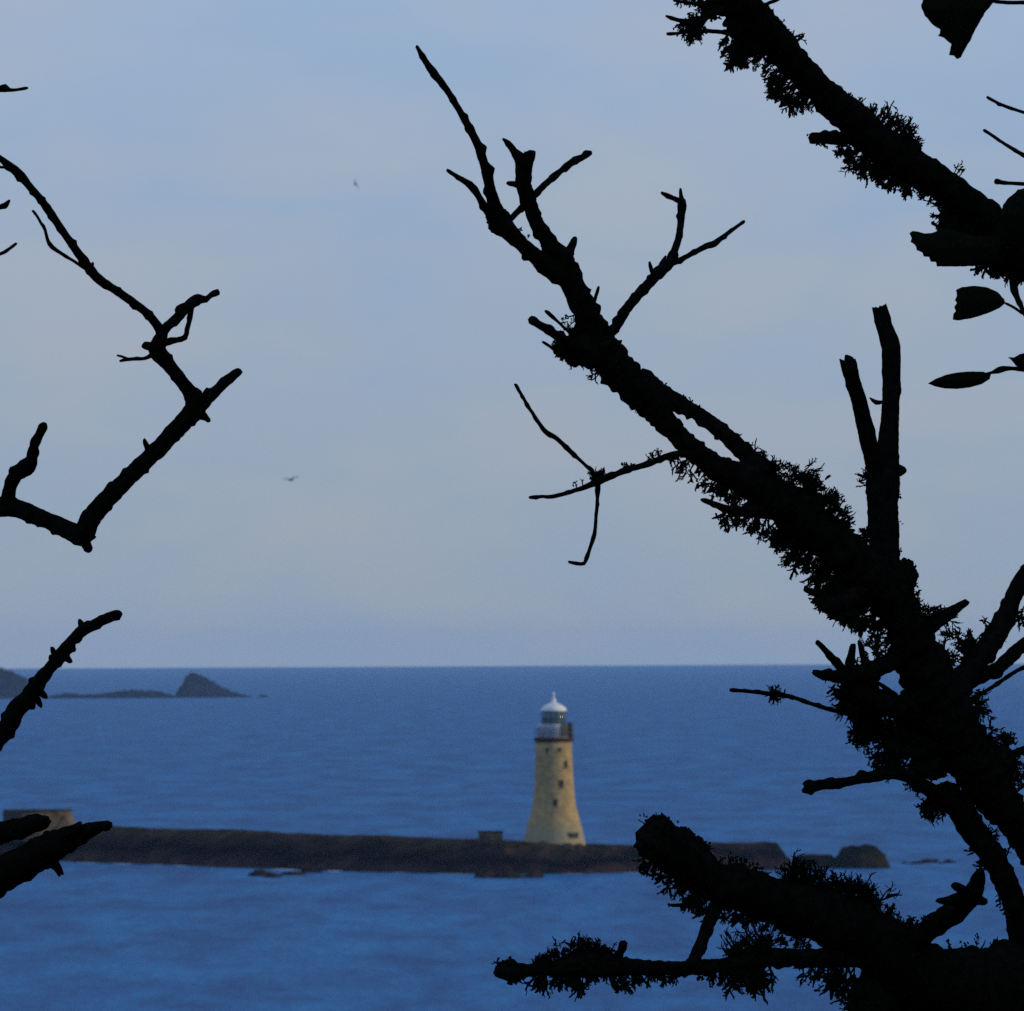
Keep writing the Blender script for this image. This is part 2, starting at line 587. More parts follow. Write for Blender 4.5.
for (px, py, w_, h_) in ((548.0, 750.0, 0.42, 0.55), (560.3, 749.6, 0.42, 0.55), (566.3, 764.5, 0.6, 1.0), (561.6, 783.8, 0.62, 1.05), (555.4, 802.6, 0.62, 0.95)):
    z = (842.5 - py) * PXM
    r_ = tower_r(z)
    xo = (px - 554.3) * PXM
    a = math.atan2(-math.sqrt(max(r_ * r_ - xo * xo, 0.01)), xo)
    win = obj('window', box(bmesh.new(), r_ - 0.02, 0, z, 0.16, w_, h_, a, LBASE), M_DARKOPEN, lh, smooth=False)
    obj('sill', box(bmesh.new(), r_ + 0.05, 0, z - h_ / 2 - 0.08, 0.2, w_ + 0.2, 0.14, a, LBASE), M_GRANITE, win, smooth=False)
z = (842.5 - 835.0) * PXM
r_ = tower_r(z)
xo = (573.5 - 554.3) * PXM
a = math.atan2(-math.sqrt(r_ * r_ - xo * xo), xo)
dr = obj('entrance_door', box(bmesh.new(), r_ - 0.02, 0, z, 0.35, 1.5, 0.75, a, LBASE), M_DARKOPEN, lh, smooth=False)

# ------------------------------------------------------------------ blockhouses on the breakwater
Dh = sea_at(490, 874).y + 13.0
hp = at(490.5, 845.5, Dh)
hut = thing('stone_hut', 'small dark stone hut beside the lighthouse, its right end sunlit', 'hut', hp)
obj('wall', box(bmesh.new(), 0, 0, 0.75, 2.5, 2.2, 2.1, math.radians(-38), hp), M_HUT, hut, smooth=False)
obj('roof', box(bmesh.new(), 0, 0, 1.91, 2.75, 2.4, 0.2, math.radians(-38), hp), M_SLATE, hut, smooth=False)
obj('door', box(bmesh.new(), -0.55, -1.13, 0.7, 0.8, 0.08, 1.6, math.radians(-38), hp), M_DARKOPEN, hut, smooth=False)
obj('window', box(bmesh.new(), 0.55, -1.13, 1.05, 0.6, 0.08, 0.55, math.radians(-38), hp), M_DARKOPEN, hut, smooth=False)

Df = sea_at(40, 861).y + 15.0
fp = at(38, 835, Df)
fm = Df / FPX
fort = thing('stone_fort', 'low flat-roofed tan stone fort at the far end of the breakwater', 'fort', fp)
bm = bmesh.new()
fw = 33 * fm
outline = [(-fw, -2.2), (-fw + 0.8, -3.4), (fw - 4.5, -3.4), (fw - 1.6, -2.6), (fw, -0.6), (fw, 2.2), (fw - 2.0, 4.2), (-fw + 1.5, 4.2), (-fw, 3.0)]
ht = 23.5 * fm
lo = [bm.verts.new(fp + Vector((x * 1.08 + 0.15, y * 1.12, -0.8))) for x, y in outline]
hi = [bm.verts.new(fp + Vector((x, y, ht))) for x, y in outline]
for i in range(len(outline)):
    j = (i + 1) % len(outline)
    bm.faces.new((lo[i], lo[j], hi[j], hi[i]))
bm.faces.new(hi)
obj('wall', bm, M_TAN, fort, smooth=False)
bm = bmesh.new()
lo = [bm.verts.new(fp + Vector((x * 1.025, y * 1.05, ht + 0.01))) for x, y in outline]
hi = [bm.verts.new(fp + Vector((x * 1.025, y * 1.05, ht + 0.32))) for x, y in outline]
for i in range(len(outline)):
    j = (i + 1) % len(outline)
    bm.faces.new((lo[i], lo[j], hi[j], hi[i]))
bm.faces.new(hi)
bm.faces.new(list(reversed(lo)))
obj('roof', bm, M_SLATE, fort, smooth=False)
for x in (-3.6, -1.4, 0.8):
    obj('embrasure', box(bmesh.new(), x, -3.62, ht * 0.55, 0.9, 0.5, 0.9, 0, fp), M_DARKOPEN, fort, smooth=False)
obj('annexe', box(bmesh.new(), -fw + 1.3, -3.9, ht * 0.5 - 0.4, 2.7, 1.6, ht + 0.78, 0, fp), M_SLATE, fort, smooth=False)
bm = bmesh.new()                       # sloping buttress at its sunny end
bv = [(fw - 2.4, -3.5, 0.0), (fw + 1.2, -3.0, -0.6), (fw + 1.7, 2.2, -0.6), (fw - 0.8, -2.5, ht * 0.85), (fw + 0.15, -0.4, ht * 0.8), (fw + 0.15, 1.8, ht * 0.8)]
bvv = [bm.verts.new(fp + Vector(v)) for v in bv]
bmesh.ops.convex_hull(bm, input=bvv)
obj('buttress', bm, M_TAN, fort, smooth=False)


# ------------------------------------------------------------------ rocks
def rock_bm(center, sx, sy, sz, seed, flat=1.0, sub=4, amp=0.28):
    bm = bmesh.new()
    bmesh.ops.create_icosphere(bm, subdivisions=sub, radius=1.0)
    for v in bm.verts:
        d = v.co.normalized()
        k = 1 + amp * noise.noise(d * 1.7 + Vector((seed, 0, 0))) + amp * 0.6 * noise.noise(d * 4.5 + Vector((0, seed, 0))) + amp * .3 * noise.noise(d * 11 + Vector((0, 0, seed)))
        p = d * k
        if flat < 1 and p.z > flat:
            p.z = flat + (p.z - flat) * 0.25
        v.co = center + Vector((p.x * sx, p.y * sy, p.z * sz))
    return bm


def rock(name, px, py_water, wpx, hpx, label, seed, mat, group=None, flat=1.0, depth=1.0, amp=0.28):
    c = sea_at(px, py_water)
    m = c.y / FPX
    o = obj(name, rock_bm(Vector((0, 0, 0)), wpx * m / 2, wpx * m / 2 * depth, hpx * m, seed, flat, amp=amp), mat)
    o.location = c
    return tag(o, label, 'rock', group)


G_R = 'rocks beyond the end of the breakwater'
rock('boulder', 815, 868, 46, 17, 'low flat-topped dark rock just off the breakwater end', 2.2, M_GREENROCK, G_R, 0.75, 0.8, 0.3)
rock('boulder', 861, 868, 58, 23, 'domed brown and green rock farthest from the breakwater end', 5.1, M_GREENROCK, G_R, 1.0, 0.8, 0.17)
G_A = 'rocks awash to the right of the domed rock'
for k, (px, py, w_, h_, lab) in enumerate(((905, 863.2, 7, 1.6, 'tiny flat rock awash, closest to the domed brown rock'), (917, 863.8, 13, 2.6, 'low rock awash, second out from the domed brown rock'),
                                           (929, 862.6, 17, 3.6, 'widest and highest of the small rocks awash'), (941, 863.6, 6, 1.5, 'smallest rock awash, between the widest one and the outer one'), (949, 862.8, 12, 2.8, 'low rock awash at the outer end of the row'))):
    rock('awash_rock', px, py, w_, h_, lab, 11.3 + k * 3, M_ROCK, G_A, amp=0.5)

G_F = 'rocks awash in front of the breakwater'
fr = [(261, 876, 24, 6, 'long thin dark rock awash in front of the breakwater foam'),
      (273, 877.5, 17, 4, 'low dark rock awash, nearest the viewer in front of the breakwater'),
      (293, 875, 26, 3.2, 'flat sliver of dark rock between two rocks awash'),
      (312, 872.5, 22, 6, 'dark rock awash tight against the breakwater foot'),
      (486, 877.5, 24, 7, 'dark rock at the breakwater foot below the stone hut'),
      (507, 878, 30, 6, 'wide brown rock at the breakwater foot left of the lighthouse'),
      (534, 877.5, 20, 4.5, 'low brown rock at the breakwater foot under the lighthouse')]
for k, (px, py, w_, h_, lab) in enumerate(fr):
    rock('shore_rock', px, py, w_, h_, lab, 31.7 + k * 2.3, M_ROCK, G_F)


# far islands: long ridges lofted along a skyline, each with its own depth
def island(name, sky_px, y_water, label, cat, deep, seed):
    """sky_px: skyline points (px, py); built as a ridge with a front and a back slope."""
    c = sea_at(sum(p[0] for p in sky_px) / len(sky_px), y_water)
    D = c.y
    m = D / FPX
    pts = []
    for (x0, y0), (x1, y1) in zip(sky_px[:-1], sky_px[1:]):
        n_ = max(2, int(abs(x1 - x0) / 1.2))
        pts += [(x0 + (x1 - x0) * i / n_, y0 + (y1 - y0) * i / n_) for i in range(n_)]
    pts.append(sky_px[-1])
    vs, fs = [], []
    NJ = 12
    for i, (px, py) in enumerate(pts):
        hgt = max(0.0, (y_water + 0.0 - (px - 512) * 0.005 * 0 - py)) * m
        x = (px - W / 2) / FPX * D
        hgt += 1.1 * noise.noise(Vector((px * 0.35, seed, 0))) + 0.9 * noise.noise(Vector((px * 0.9, seed, 3)))
        for j in range(NJ + 1):
            t = j / NJ * 2 - 1                      # -1 front .. 1 back
            prof_ = max(0.0, 1 - abs(t) ** 1.3)
            half = deep * (0.35 + 0.65 * min(1, hgt / 12.0))
            z = -2.0 + (hgt + 2.0) * prof_
            z += 1.1 * prof_ * (1 - prof_) * 3 * noise.noise(Vector((x * 0.05, t * 3, seed)))
            vs.append((x - c.x + 4 * noise.noise(Vector((px * .3, t * 2, seed + 4))) * (1 - prof_), t * half, z))
    for i in range(len(pts) - 1):
        for j in range(NJ):
            a = i * (NJ + 1) + j
            fs.append((a, a + NJ + 1, a + NJ + 2, a + 1))
    o = obj(name, (vs, fs), M_FARROCK, smooth=False)
    o.location = (c.x, c.y, 0)
    return tag(o, label, cat)


island('rocky_island', [(173, 698), (177, 689), (181, 685), (184.5, 677), (189, 672.5), (193, 672.5), (203, 676.5), (213, 682), (221, 687), (231, 691.6), (240, 694), (247, 695.6), (254, 698)], 697.5,
       'far triangular rock island with a steep pointed peak', 'island', 22, 1.0)
island('reef', [(40, 698), (52, 695), (60, 693.6), (68, 692.6), (76, 694.2), (90, 694.4), (104, 693.2), (120, 690.8), (134, 690), (146, 690.6), (158, 691.0), (165, 693.4), (172, 695.2), (179, 698)], 698.2,
       'long low far reef beside the pointed island', 'reef', 14, 2.0)
island('headland', [(-160, 676), (-110, 660), (-60, 652), (-30, 657), (-8, 665.5), (4, 669), (14, 673), (24, 677.5), (32, 683), (40, 690), (46, 698)], 698.4,
       'dark far headland sloping down to the sea past a bare stick', 'headland', 60, 3.0)


rock('sea_rock', 263, 697.2, 9, 2.4, 'lone tiny far rock just past the low tail of the pointed island', 77.0, M_FARROCK)


# ------------------------------------------------------------------ gulls
def gull(px, py, D, span, heading, bank, label):
    """One continuous body: head, trunk, tail and two bent wings."""
    s = span / 1.3
    V = [(0, 0.02, 0), (0, 0.20, 0.02), (0, 0.30, 0.05), (0, 0.40, 0.045), (0, -0.18, 0.0), (0, -0.32, 0.0)]
    R = [0.085, 0.07, 0.05, 0.015, 0.06, 0.045]
    E = [(0, 1), (1, 2), (2, 3), (0, 4), (4, 5)]
    for sgn in (-1, 1):
        b = len(V)
        V += [(sgn * 0.12, 0.06, 0.04), (sgn * 0.33, 0.12, 0.17), (sgn * 0.52, 0.02, 0.16), (sgn * 0.66, -0.10, 0.10)]
        R += [0.05, 0.045, 0.025, 0.012]
        E += [(0, b), (b, b + 1), (b + 1, b + 2), (b + 2, b + 3)]
    me = bpy.data.meshes.new('gull')
    me.from_pydata([Vector(v) * s for v in V], E, [])
    o = bpy.data.objects.new('gull', me)
    COL.objects.link(o)
    sk = o.modifiers.new('skin', 'SKIN')
    layer = me.skin_vertices[0] if me.skin_vertices else None
    if layer is None:
        bm = bmesh.new()
        bm.from_mesh(me)
        bm.verts.layers.skin.verify()
        bm.to_mesh(me)
        bm.free()
        layer = me.skin_vertices[0]
    for i, r in enumerate(R):
        wing = i >= 6
        layer.data[i].radius = (r * s * (1.6 if wing else 1.1), r * s * (0.7 if wing else 1.1))
    layer.data[0].use_root = True
    o.modifiers.new('sub', 'SUBSURF').levels = 2
    o.modifiers['sub'].render_levels = 2
    me.materials.append(M_GULL)
    o.location = at(px, py, D)
    o.rotation_euler = (0, math.radians(bank), math.radians(heading))
    return tag(o, label, 'bird', 'gulls flying over the sea')


gull(291, 480, 820, 1.5, 28, -8, 'dark gull gliding with spread wings above the far pointed island')
gull(355.5, 184, 1050, 1.25, 35, 62, 'tiny distant gull banking high in the sky beside the tall bare branch tip')

# ------------------------------------------------------------------ trees: bark tubes, lichen, leaves
D0 = 20.0
PX0 = D0 / FPX                           # metres per pixel at the trees: 2 mm


def catmull(P, step=3.0):
    out = []
    n = len(P)
    for i in range(n - 1):
        p0 = P[max(i - 1, 0)]
        p1, p2 = P[i], P[i + 1]
        p3 = P[min(i + 2, n - 1)]
        L = math.hypot(p2[0] - p1[0], p2[1] - p1[1])
        k = max(2, int(L / step))
        for j in range(k):
            t = j / k
            q = []
            for a, b, c, d in zip(p0, p1, p2, p3):
                q.append(0.5 * ((2 * b) + (-a + c) * t + (2 * a - 5 * b + 4 * c - d) * t * t + (-a + 3 * b - 3 * c + d) * t ** 3))
            q[3] = max(q[3], min(p1[3], p2[3]) * 0.9)
            out.append(tuple(q))
    out.append(P[-1])
    return out


ALL = {}


class Branch:
    def __init__(self, path):
        self.path = path                 # list of (px, py, depth, r_px)


def tube_mesh(path, rough=0.14, seed=0.0, knots=0.0, cap0='flat', cap1='flat', sides=None):
    rmax = max(p[3] for p in path)
    sides = sides or (8 if rmax < 4 else 12 if rmax < 12 else 20)
    rnd = random.Random(int(seed * 1000) + 5)
    pts = [at(p[0], p[1], p[2]) for p in path]
    rad = [p[3] * p[2] / FPX for p in path]
    n = len(pts)
    p_r = [p[3] for p in path]
    # knots: little swellings, as on the old wood of the photograph
    s = [0.0]
    for a, b in zip(path[:-1], path[1:]):
        s.append(s[-1] + math.hypot(a[0] - b[0], a[1] - b[1]))
    kn = []
    if knots > 0:
        q = rnd.uniform(5, 20)
        while q < s[-1]:
            kn.append((q, rnd.uniform(0.12, 0.5) * knots, rnd.uniform(1.4, 3.6), rnd.uniform(0, 6.28)))
            q += rnd.uniform(8, 26)
    vs, fs = [], []
    T = (pts[1] - pts[0]).normalized()
    U = T.orthogonal().normalized()
    for i in range(n):
        T2 = (pts[min(i + 1, n - 1)] - pts[max(i - 1, 0)]).normalized()
        U = (U - T2 * U.dot(T2)).normalized()
        V = T2.cross(U)
        for k in range(sides):
            a = 2 * math.pi * k / sides
            d = U * math.cos(a) + V * math.sin(a)
            f = 1 + rough * noise.noise(pts[i] * 38 + d * 0.9 + Vector((seed, 0, 0))) + rough * 0.8 * noise.noise(pts[i] * 110 + d * 1.7 + Vector((0, seed, 0)))
            for (ks, ka, kw, kd) in kn:
                if abs(s[i] - ks) < kw * 3:
                    f += ka * math.exp(-((s[i] - ks) / kw) ** 2) * (0.45 + 0.55 * math.cos(a - kd)) * min(1.0, 5.5 / max(p_r[i], 1)) * 1.6
            vs.append(pts[i] + d * rad[i] * f)
    for i in range(n - 1):
        for k in range(sides):
            k2 = (k + 1) % sides
            fs.append((i * sides + k, i * sides + k2, (i + 1) * sides + k2, (i + 1) * sides + k))
    for end, base, kind in ((0, 0, cap0), (n - 1, (n - 1) * sides, cap1)):
        T_ = (pts[1] - pts[0]) if end == 0 else (pts[-1] - pts[-2])
        out = T_.normalized() * (-1 if end == 0 else 1)
        slant = U * rnd.uniform(-.35, .35) + T2.cross(U) * rnd.uniform(-.35, .35)
        jag = 0.45 if kind == 'flat' else 0.3 if kind == 'round' else 0.1
        for k in range(sides):                    # torn, slightly slanting rim
            rel = vs[base + k] - pts[end]
            vs[base + k] = vs[base + k] + out * (rel.dot(slant) + rad[end] * rnd.uniform(-jag, jag))
            if kind == 'round':
                vs[base + k] = vs[base + k] - rel * 0.22
        c = len(vs)
        vs.append(pts[end] + out * rad[end] * (0.0 if kind == 'flat' else 0.45 if kind == 'round' else 1.5))
        for k in range(sides):
            k2 = (k + 1) % sides
            fs.append((base + k2, base + k, c) if end == 0 else (base + k, base + k2, c))
    return vs, fs


_seed = [0.0]


def nearest(br, x, y):
    best = min(br.path, key=lambda p: (p[0] - x) ** 2 + (p[1] - y) ** 2)
    return best[2]


def branch(pts, parent, on=None, dd=0.0, d=None, name='branch', knots=1.0, rough=0.14, cap1='round', step=3.0, label=None):
    """pts: (px, py, r) from the root of the branch to its tip. Depth runs from the depth of the limb it grows on
    (or d) by dd metres towards the tip."""
    _seed[0] += 1.37
    d_start = d if d is not None else nearest(on, pts[0][0], pts[0][1])
    L = [0.0]
    for a, b in zip(pts[:-1], pts[1:]):
        L.append(L[-1] + math.hypot(a[0] - b[0], a[1] - b[1]))
    P = []
    for (x, y, r), l in zip(pts, L):
        t = l / max(L[-1], 1e-6)
        P.append((x, y, d_start + dd * t + 0.02 * math.sin(3.1 * t + _seed[0]) * t, r))
    path = catmull(P, step)
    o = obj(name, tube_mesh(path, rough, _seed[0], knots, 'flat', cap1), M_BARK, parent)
    if label:
        o['label'] = label
    b = Branch(path)
    b.o = o
    top = parent
    while top.parent is not None:
        top = top.parent
    b.tree = top.name
    ALL.setdefault(top.name, []).extend(path)
    return b


def add_strand(vs, fs, p, d, length, width, rnd, level=2):
    """One flattened, forking lichen strand in (px, py, w) space: w is depth in pixel units."""
    segs = 3
    side = d.cross(Vector((rnd.uniform(-1, 1), rnd.uniform(-1, 1), rnd.uniform(-1, 1))))
    if side.length < 1e-3:
        side = d.orthogonal()
    side.normalize()
    thin = d.cross(side).normalized()
    q = p.copy()
    dirv = d.copy()
    prev = None
    for i in range(segs + 1):
        t = i / segs
        w = width * (0.9 + 0.12 * math.sin(3.1 * t) - 0.5 * t ** 2)
        ring = []
        for (a, b) in ((1, 0.0), (0, 0.26), (-1, 0.0), (0, -0.26)):
            ring.append(len(vs))
            vs.append(q + side * (a * w / 2) + thin * (math.copysign(max(abs(b) * w, 0.55), b) if b else 0.0))
        if prev:
            for k in range(4):
                fs.append((prev[k], prev[(k + 1) % 4], ring[(k + 1) % 4], ring[k]))
        prev = ring
        if level > 0 and i in (1, 2) and rnd.random() < 0.75:
            dv = (dirv + Vector((rnd.gauss(0, .55), rnd.gauss(0, .55), rnd.gauss(0, .55)))).normalized()
            add_strand(vs, fs, q.copy(), dv, length * rnd.uniform(.4, .65), w * 0.9, rnd, level - 1)
        dirv = (dirv + Vector((rnd.gauss(0, .22), rnd.gauss(0, .22), rnd.gauss(0, .22)))).normalized()
        q = q + dirv * (length / segs)
    fs.append(tuple(prev))


def lichen(br, lines, seed):
    """lines: (x0, y0, x1, y1, tufts, len_min, len_max, dx, dy, jitter, width): tufts along a line on the limb."""
    rnd = random.Random(seed)
    vs, fs = [], []
    W_ = []
    for ln in lines:
        x0, y0, x1, y1, n, l0, l1, dx, dy = ln[:9]
        jit = ln[9] if len(ln) > 9 else 4.0
        wid = ln[10] if len(ln) > 10 else 2.6
        for i in range(n):
            t = (i + rnd.random()) / n
            x, y = x0 + (x1 - x0) * t + rnd.gauss(0, jit), y0 + (y1 - y0) * t + rnd.gauss(0, jit)
            pn = min(ALL[br.tree], key=lambda p: math.hypot(p[0] - x, p[1] - y) - p[3])
            d0 = pn[2]
            w0 = rnd.uniform(-9, 9) * min(1.0, pn[3] / 9.0)
            base = Vector((x, y, w0))
            tv, tf = [], []
            gap = math.hypot(pn[0] - x, pn[1] - y)
            if gap > pn[3] + 1:            # a stalk back to the wood, so that no tuft hangs in the air
                dv = Vector((x - pn[0], y - pn[1], 0)) / gap
                root = Vector((pn[0] + dv.x * pn[3] * 0.7, pn[1] + dv.y * pn[3] * 0.7, w0 * 0.4))
                add_strand(tv, tf, root, (base - root).normalized(), (base - root).length + 2, wid * 1.1, rnd, 1)
            big = rnd.random() ** 1.5
            chunky = rnd.random() < (0.65 if dy > 0 else 0.25)
            fat, sh = (1.55, 1.12) if chunky else (0.95, 1.2)
            for k in range(rnd.randint(2, 5)):
                dv = (Vector((dx, dy, 0)) + Vector((rnd.gauss(0, .5), rnd.gauss(0, .5), rnd.gauss(0, .6)))).normalized()
                add_strand(tv, tf, base + Vector((rnd.gauss(0, 1.5), rnd.gauss(0, 1.5), rnd.gauss(0, 2))), dv,
                           sh * (l0 + (l1 - l0) * big) * rnd.uniform(.7, 1.15), fat * wid * rnd.uniform(.65, 1.3), rnd, 2)
            b = len(vs)
            for v in tv:
                vs.append(at(v.x, v.y, d0 + v.z * PX0))
            fs += [tuple(b + q for q in f) for f in tf]
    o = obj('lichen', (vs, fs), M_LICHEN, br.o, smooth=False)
    o['kind'] = 'stuff'
    return o


def pads(br, blobs, seed, name='moss'):
    """Lumpy moss and crust pads grown on a limb: (x, y, rx, ry)."""
    bm = bmesh.new()
    for k, (x, y, rx, ry) in enumerate(blobs):
        d0 = nearest(br, x, y)
        t = bmesh.new()
        bmesh.ops.create_icosphere(t, subdivisions=4, radius=1.0)
        idx = {}
        for v in t.verts:
            dd_ = v.co.normalized()
            q = 1 + 0.28 * noise.noise(dd_ * 2.3 + Vector((seed + k, 0, 0))) + 0.22 * noise.noise(dd_ * 7 + Vector((0, seed + k, 0))) + 0.14 * noise.noise(dd_ * 16 + Vector((0, 0, seed + k)))
            p = dd_ * q
            idx[v] = bm.verts.new(at(x + p.x * rx, y + p.y * ry, d0 + p.z * 0.5 * (rx + ry) * PX0 * 0.8))
        for f in t.faces:
            bm.faces.new([idx[v] for v in f.verts])
        t.free()
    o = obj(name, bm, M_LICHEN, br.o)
    o['kind'] = 'stuff'
    return o


def leaf(outline, d, parent, bend=6.0, tilt=(0, 0)):
    """A stiff evergreen leaf: outline in photograph pixels, folded along its midrib and bent, with a real thickness."""
    pts = []
    n = len(outline)
    for i in range(n):                    # smooth, finely toothed edge
        (x0, y0), (x1, y1) = outline[i], outline[(i + 1) % n]
        L = math.hypot(x1 - x0, y1 - y0)
        k = max(1, int(L / 3))
        for j in range(k):
            pts.append((x0 + (x1 - x0) * j / k, y0 + (y1 - y0) * j / k))
    cx = sum(p[0] for p in pts) / len(pts)
    cy = sum(p[1] for p in pts) / len(pts)
    ext = max(math.hypot(p[0] - cx, p[1] - cy) for p in pts)
    vs, fs = [], []
    rings_ = (1.0, 0.66, 0.33)
    for layer_ in (0, 1):
        for rr_ in rings_:
            for (x, y) in pts:
                u, v = (x - cx) * rr_, (y - cy) * rr_
                w_ = bend * ((u / ext) ** 2) + abs(v) * 0.35 + tilt[0] * u + tilt[1] * v + (1.2 if layer_ else 0)
                e_ = 1 + 0.03 * noise.noise(Vector((x * 0.35, y * 0.35, d)))
                vs.append(at(cx + u * e_, cy + v * e_, d + w_ * PX0))
        vs.append(at(cx, cy, d + (1.2 if layer_ else 0) * PX0))
    N = len(pts)
    stride = N * 3 + 1
    for layer_ in (0, 1):
        b = layer_ * stride
        for r_ in range(2):
            for i in range(N):
                j = (i + 1) % N
                q = (b + r_ * N + i, b + r_ * N + j, b + (r_ + 1) * N + j, b + (r_ + 1) * N + i)
                fs.append(q if layer_ else q[::-1])
        for i in range(N):
            j = (i + 1) % N
            q = (b + 2 * N + i, b + 2 * N + j, b + 3 * N)
            fs.append(q if layer_ else q[::-1])
    for i in range(N):
        j = (i + 1) % N
        fs.append((i, j, stride + j, stride + i))
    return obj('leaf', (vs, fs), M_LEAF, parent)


def tree_base(px, d):
    p = at(px, 1000, d)
    return Vector((p.x, p.y, ground_z(p.x, p.y) - 0.05))


def ground_px(px, d):
    """Photograph row of the ground under pixel column px at depth d."""
    b = tree_base(px, d)
    v = b - CAM
    return H / 2 - FPX * v.dot(_u) / v.dot(_f)


# ---- the lichen-covered tree whose limbs cross the right half
dR = 20.3
gR = ground_px(1235, dR)
R = thing('lichen_tree', 'leafless tree with lichen-crusted limbs reaching up and across before the lighthouse', 'tree', tree_base(1235, dR))
trunk = branch([(1235, gR, 100), (1225, 1700, 78), (1205, 1400, 70), (1180, 1180, 66), (1140, 1020, 56), (1110, 960, 44)], R, d=dR, name='trunk', knots=0.6, step=8)

main = branch([(1125, 975, 46), (1072, 890, 30), (1024, 830, 20), (1002, 803, 21), (982, 777, 24), (964, 750, 27), (945, 715, 28), (925, 673, 27), (907, 632, 22), (896, 605, 21),
               (868, 577, 24), (839, 549, 21), (806, 522, 21), (778, 499, 20), (745, 479, 17), (722, 471, 12.5), (700, 456, 11), (676, 433.5, 10),
               (654, 408, 14), (636, 389, 17), (614, 364, 18), (598, 340, 16), (588, 319, 14), (580, 300, 12.5), (570, 277, 11.5), (561, 258, 10.5), (548, 241, 8.5),
               (536, 222, 7.5), (530, 204, 7.5), (524, 184, 8), (524, 168, 8.5), (525, 154, 9)], R, on=trunk, dd=-0.75, knots=0.9, rough=0.22, cap1='flat')
lower = branch([(1130, 1040, 62), (1075, 1012, 56), (1024, 994, 50), (975, 990, 43), (931, 978, 33), (895, 957, 32), (869, 937, 29), (838, 922, 29), (807, 910, 26), (777, 902, 23), (745, 891, 22.5),
                (714, 882, 19), (690, 863, 22), (672, 850, 23.5), (656, 838, 23)], R, on=trunk, dd=-0.5, knots=0.8, rough=0.13, cap1='flat')
mass = branch([(1160, 1090, 70), (1080, 1050, 58), (980, 1035, 54), (915, 1028, 48), (880, 1050, 40), (850, 1110, 30)], R, on=trunk, dd=-0.2, rough=0.2)

# twigs of the tall limb's top
c1 = branch([(572, 281, 9), (551, 270, 9), (533, 254, 8.2), (516, 239, 8), (505, 227, 9.5), (498, 217, 9.5), (493, 200, 6.5), (486, 170, 5), (476, 141, 4.2), (463, 117, 3.6), (447, 90, 3.4), (433, 72, 4.0), (426, 62, 3.2), (417, 47, 1.8)], R, on=main, dd=-0.35, knots=1.2, cap1='point')
branch([(499, 222, 6), (488, 212, 4.2), (479, 197, 3.6), (472, 187, 4), (461, 179, 2.6), (447, 170, 1.8)], c1.o, on=c1, dd=-0.12, name='twig')
branch([(511, 219, 3), (521, 208, 3.2), (533, 196, 3.4), (550, 180, 3.4), (567, 166, 3.2), (576, 160, 4.2), (583, 157, 3.2), (590.5, 153, 3)], c1.o, on=c1, dd=0.3, name='twig', cap1='round')
branch([(524, 162, 7), (529, 156, 5), (532, 153.5, 3.6)], main.o, on=main, dd=-0.02, name='stub', cap1='flat')
branch([(522, 165, 5), (514, 151, 4), (508, 143, 2.8), (503, 139, 1.5)], main.o, on=main, dd=-0.05, name='twig')
branch([(522, 186, 4), (514, 184, 3), (508, 183, 2.5)], main.o, on=main, dd=-0.04, name='stub')
branch([(566, 258, 5), (571, 248, 4.2), (575, 238, 3.2)], main.o, on=main, dd=0.05, name='stub')
e1 = branch([(606, 334, 6), (615, 328, 5.2), (626, 310, 4.8), (640, 293, 5), (652, 280, 5.2), (661, 271, 5.4), (669, 263, 5.2), (674, 252, 3.8), (679, 236, 3.6), (681, 220, 3.6), (682, 206, 4.6), (682, 199, 4)], R, on=main, dd=0.25, knots=1.2)
branch([(683, 203, 3), (681, 196, 2.2), (680.5, 189, 1.6)], e1.o, on=e1, dd=0.02, name='twig')
branch([(681, 202, 3), (673, 198, 2.6), (662, 193, 2)], e1.o, on=e1, dd=-0.06, name='twig')
branch([(671, 264, 3), (682, 259, 2.8), (697, 251, 2.6), (707, 246, 3.2), (714, 244, 3.4), (724, 236, 2.2), (744, 221.5, 1.6)], e1.o, on=e1, dd=0.15, name='twig')
branch([(654, 278, 2.6), (651.5, 270, 2.2), (649.5, 262, 1.6)], e1.o, on=e1, dd=-0.04, name='twig', knots=0)
branch([(657, 273, 2.6), (661, 264, 2.2), (665.5, 256.5, 1.6)], e1.o, on=e1, dd=0.05, name='twig', knots=0)
branch([(592, 310, 2.2), (595, 299, 1.8), (598.5, 287, 1.6)], main.o, on=main, dd=0.04, name='twig')
branch([(592, 354, 11), (577, 348, 9), (560, 338, 5), (545, 328, 4.2), (532, 321.5, 3.6)], main.o, on=main, dd=-0.15, name='stub', cap1='flat')
branch([(578, 340, 3), (568, 331, 1.6), (556, 320, 1.6), (546, 311, 2.2)], main.o, on=main, dd=-0.1, name='twig')
branch([(575, 364, 4), (560, 353, 1.8), (543, 342, 1.6)], main.o, on=main, dd=-0.12, name='twig')
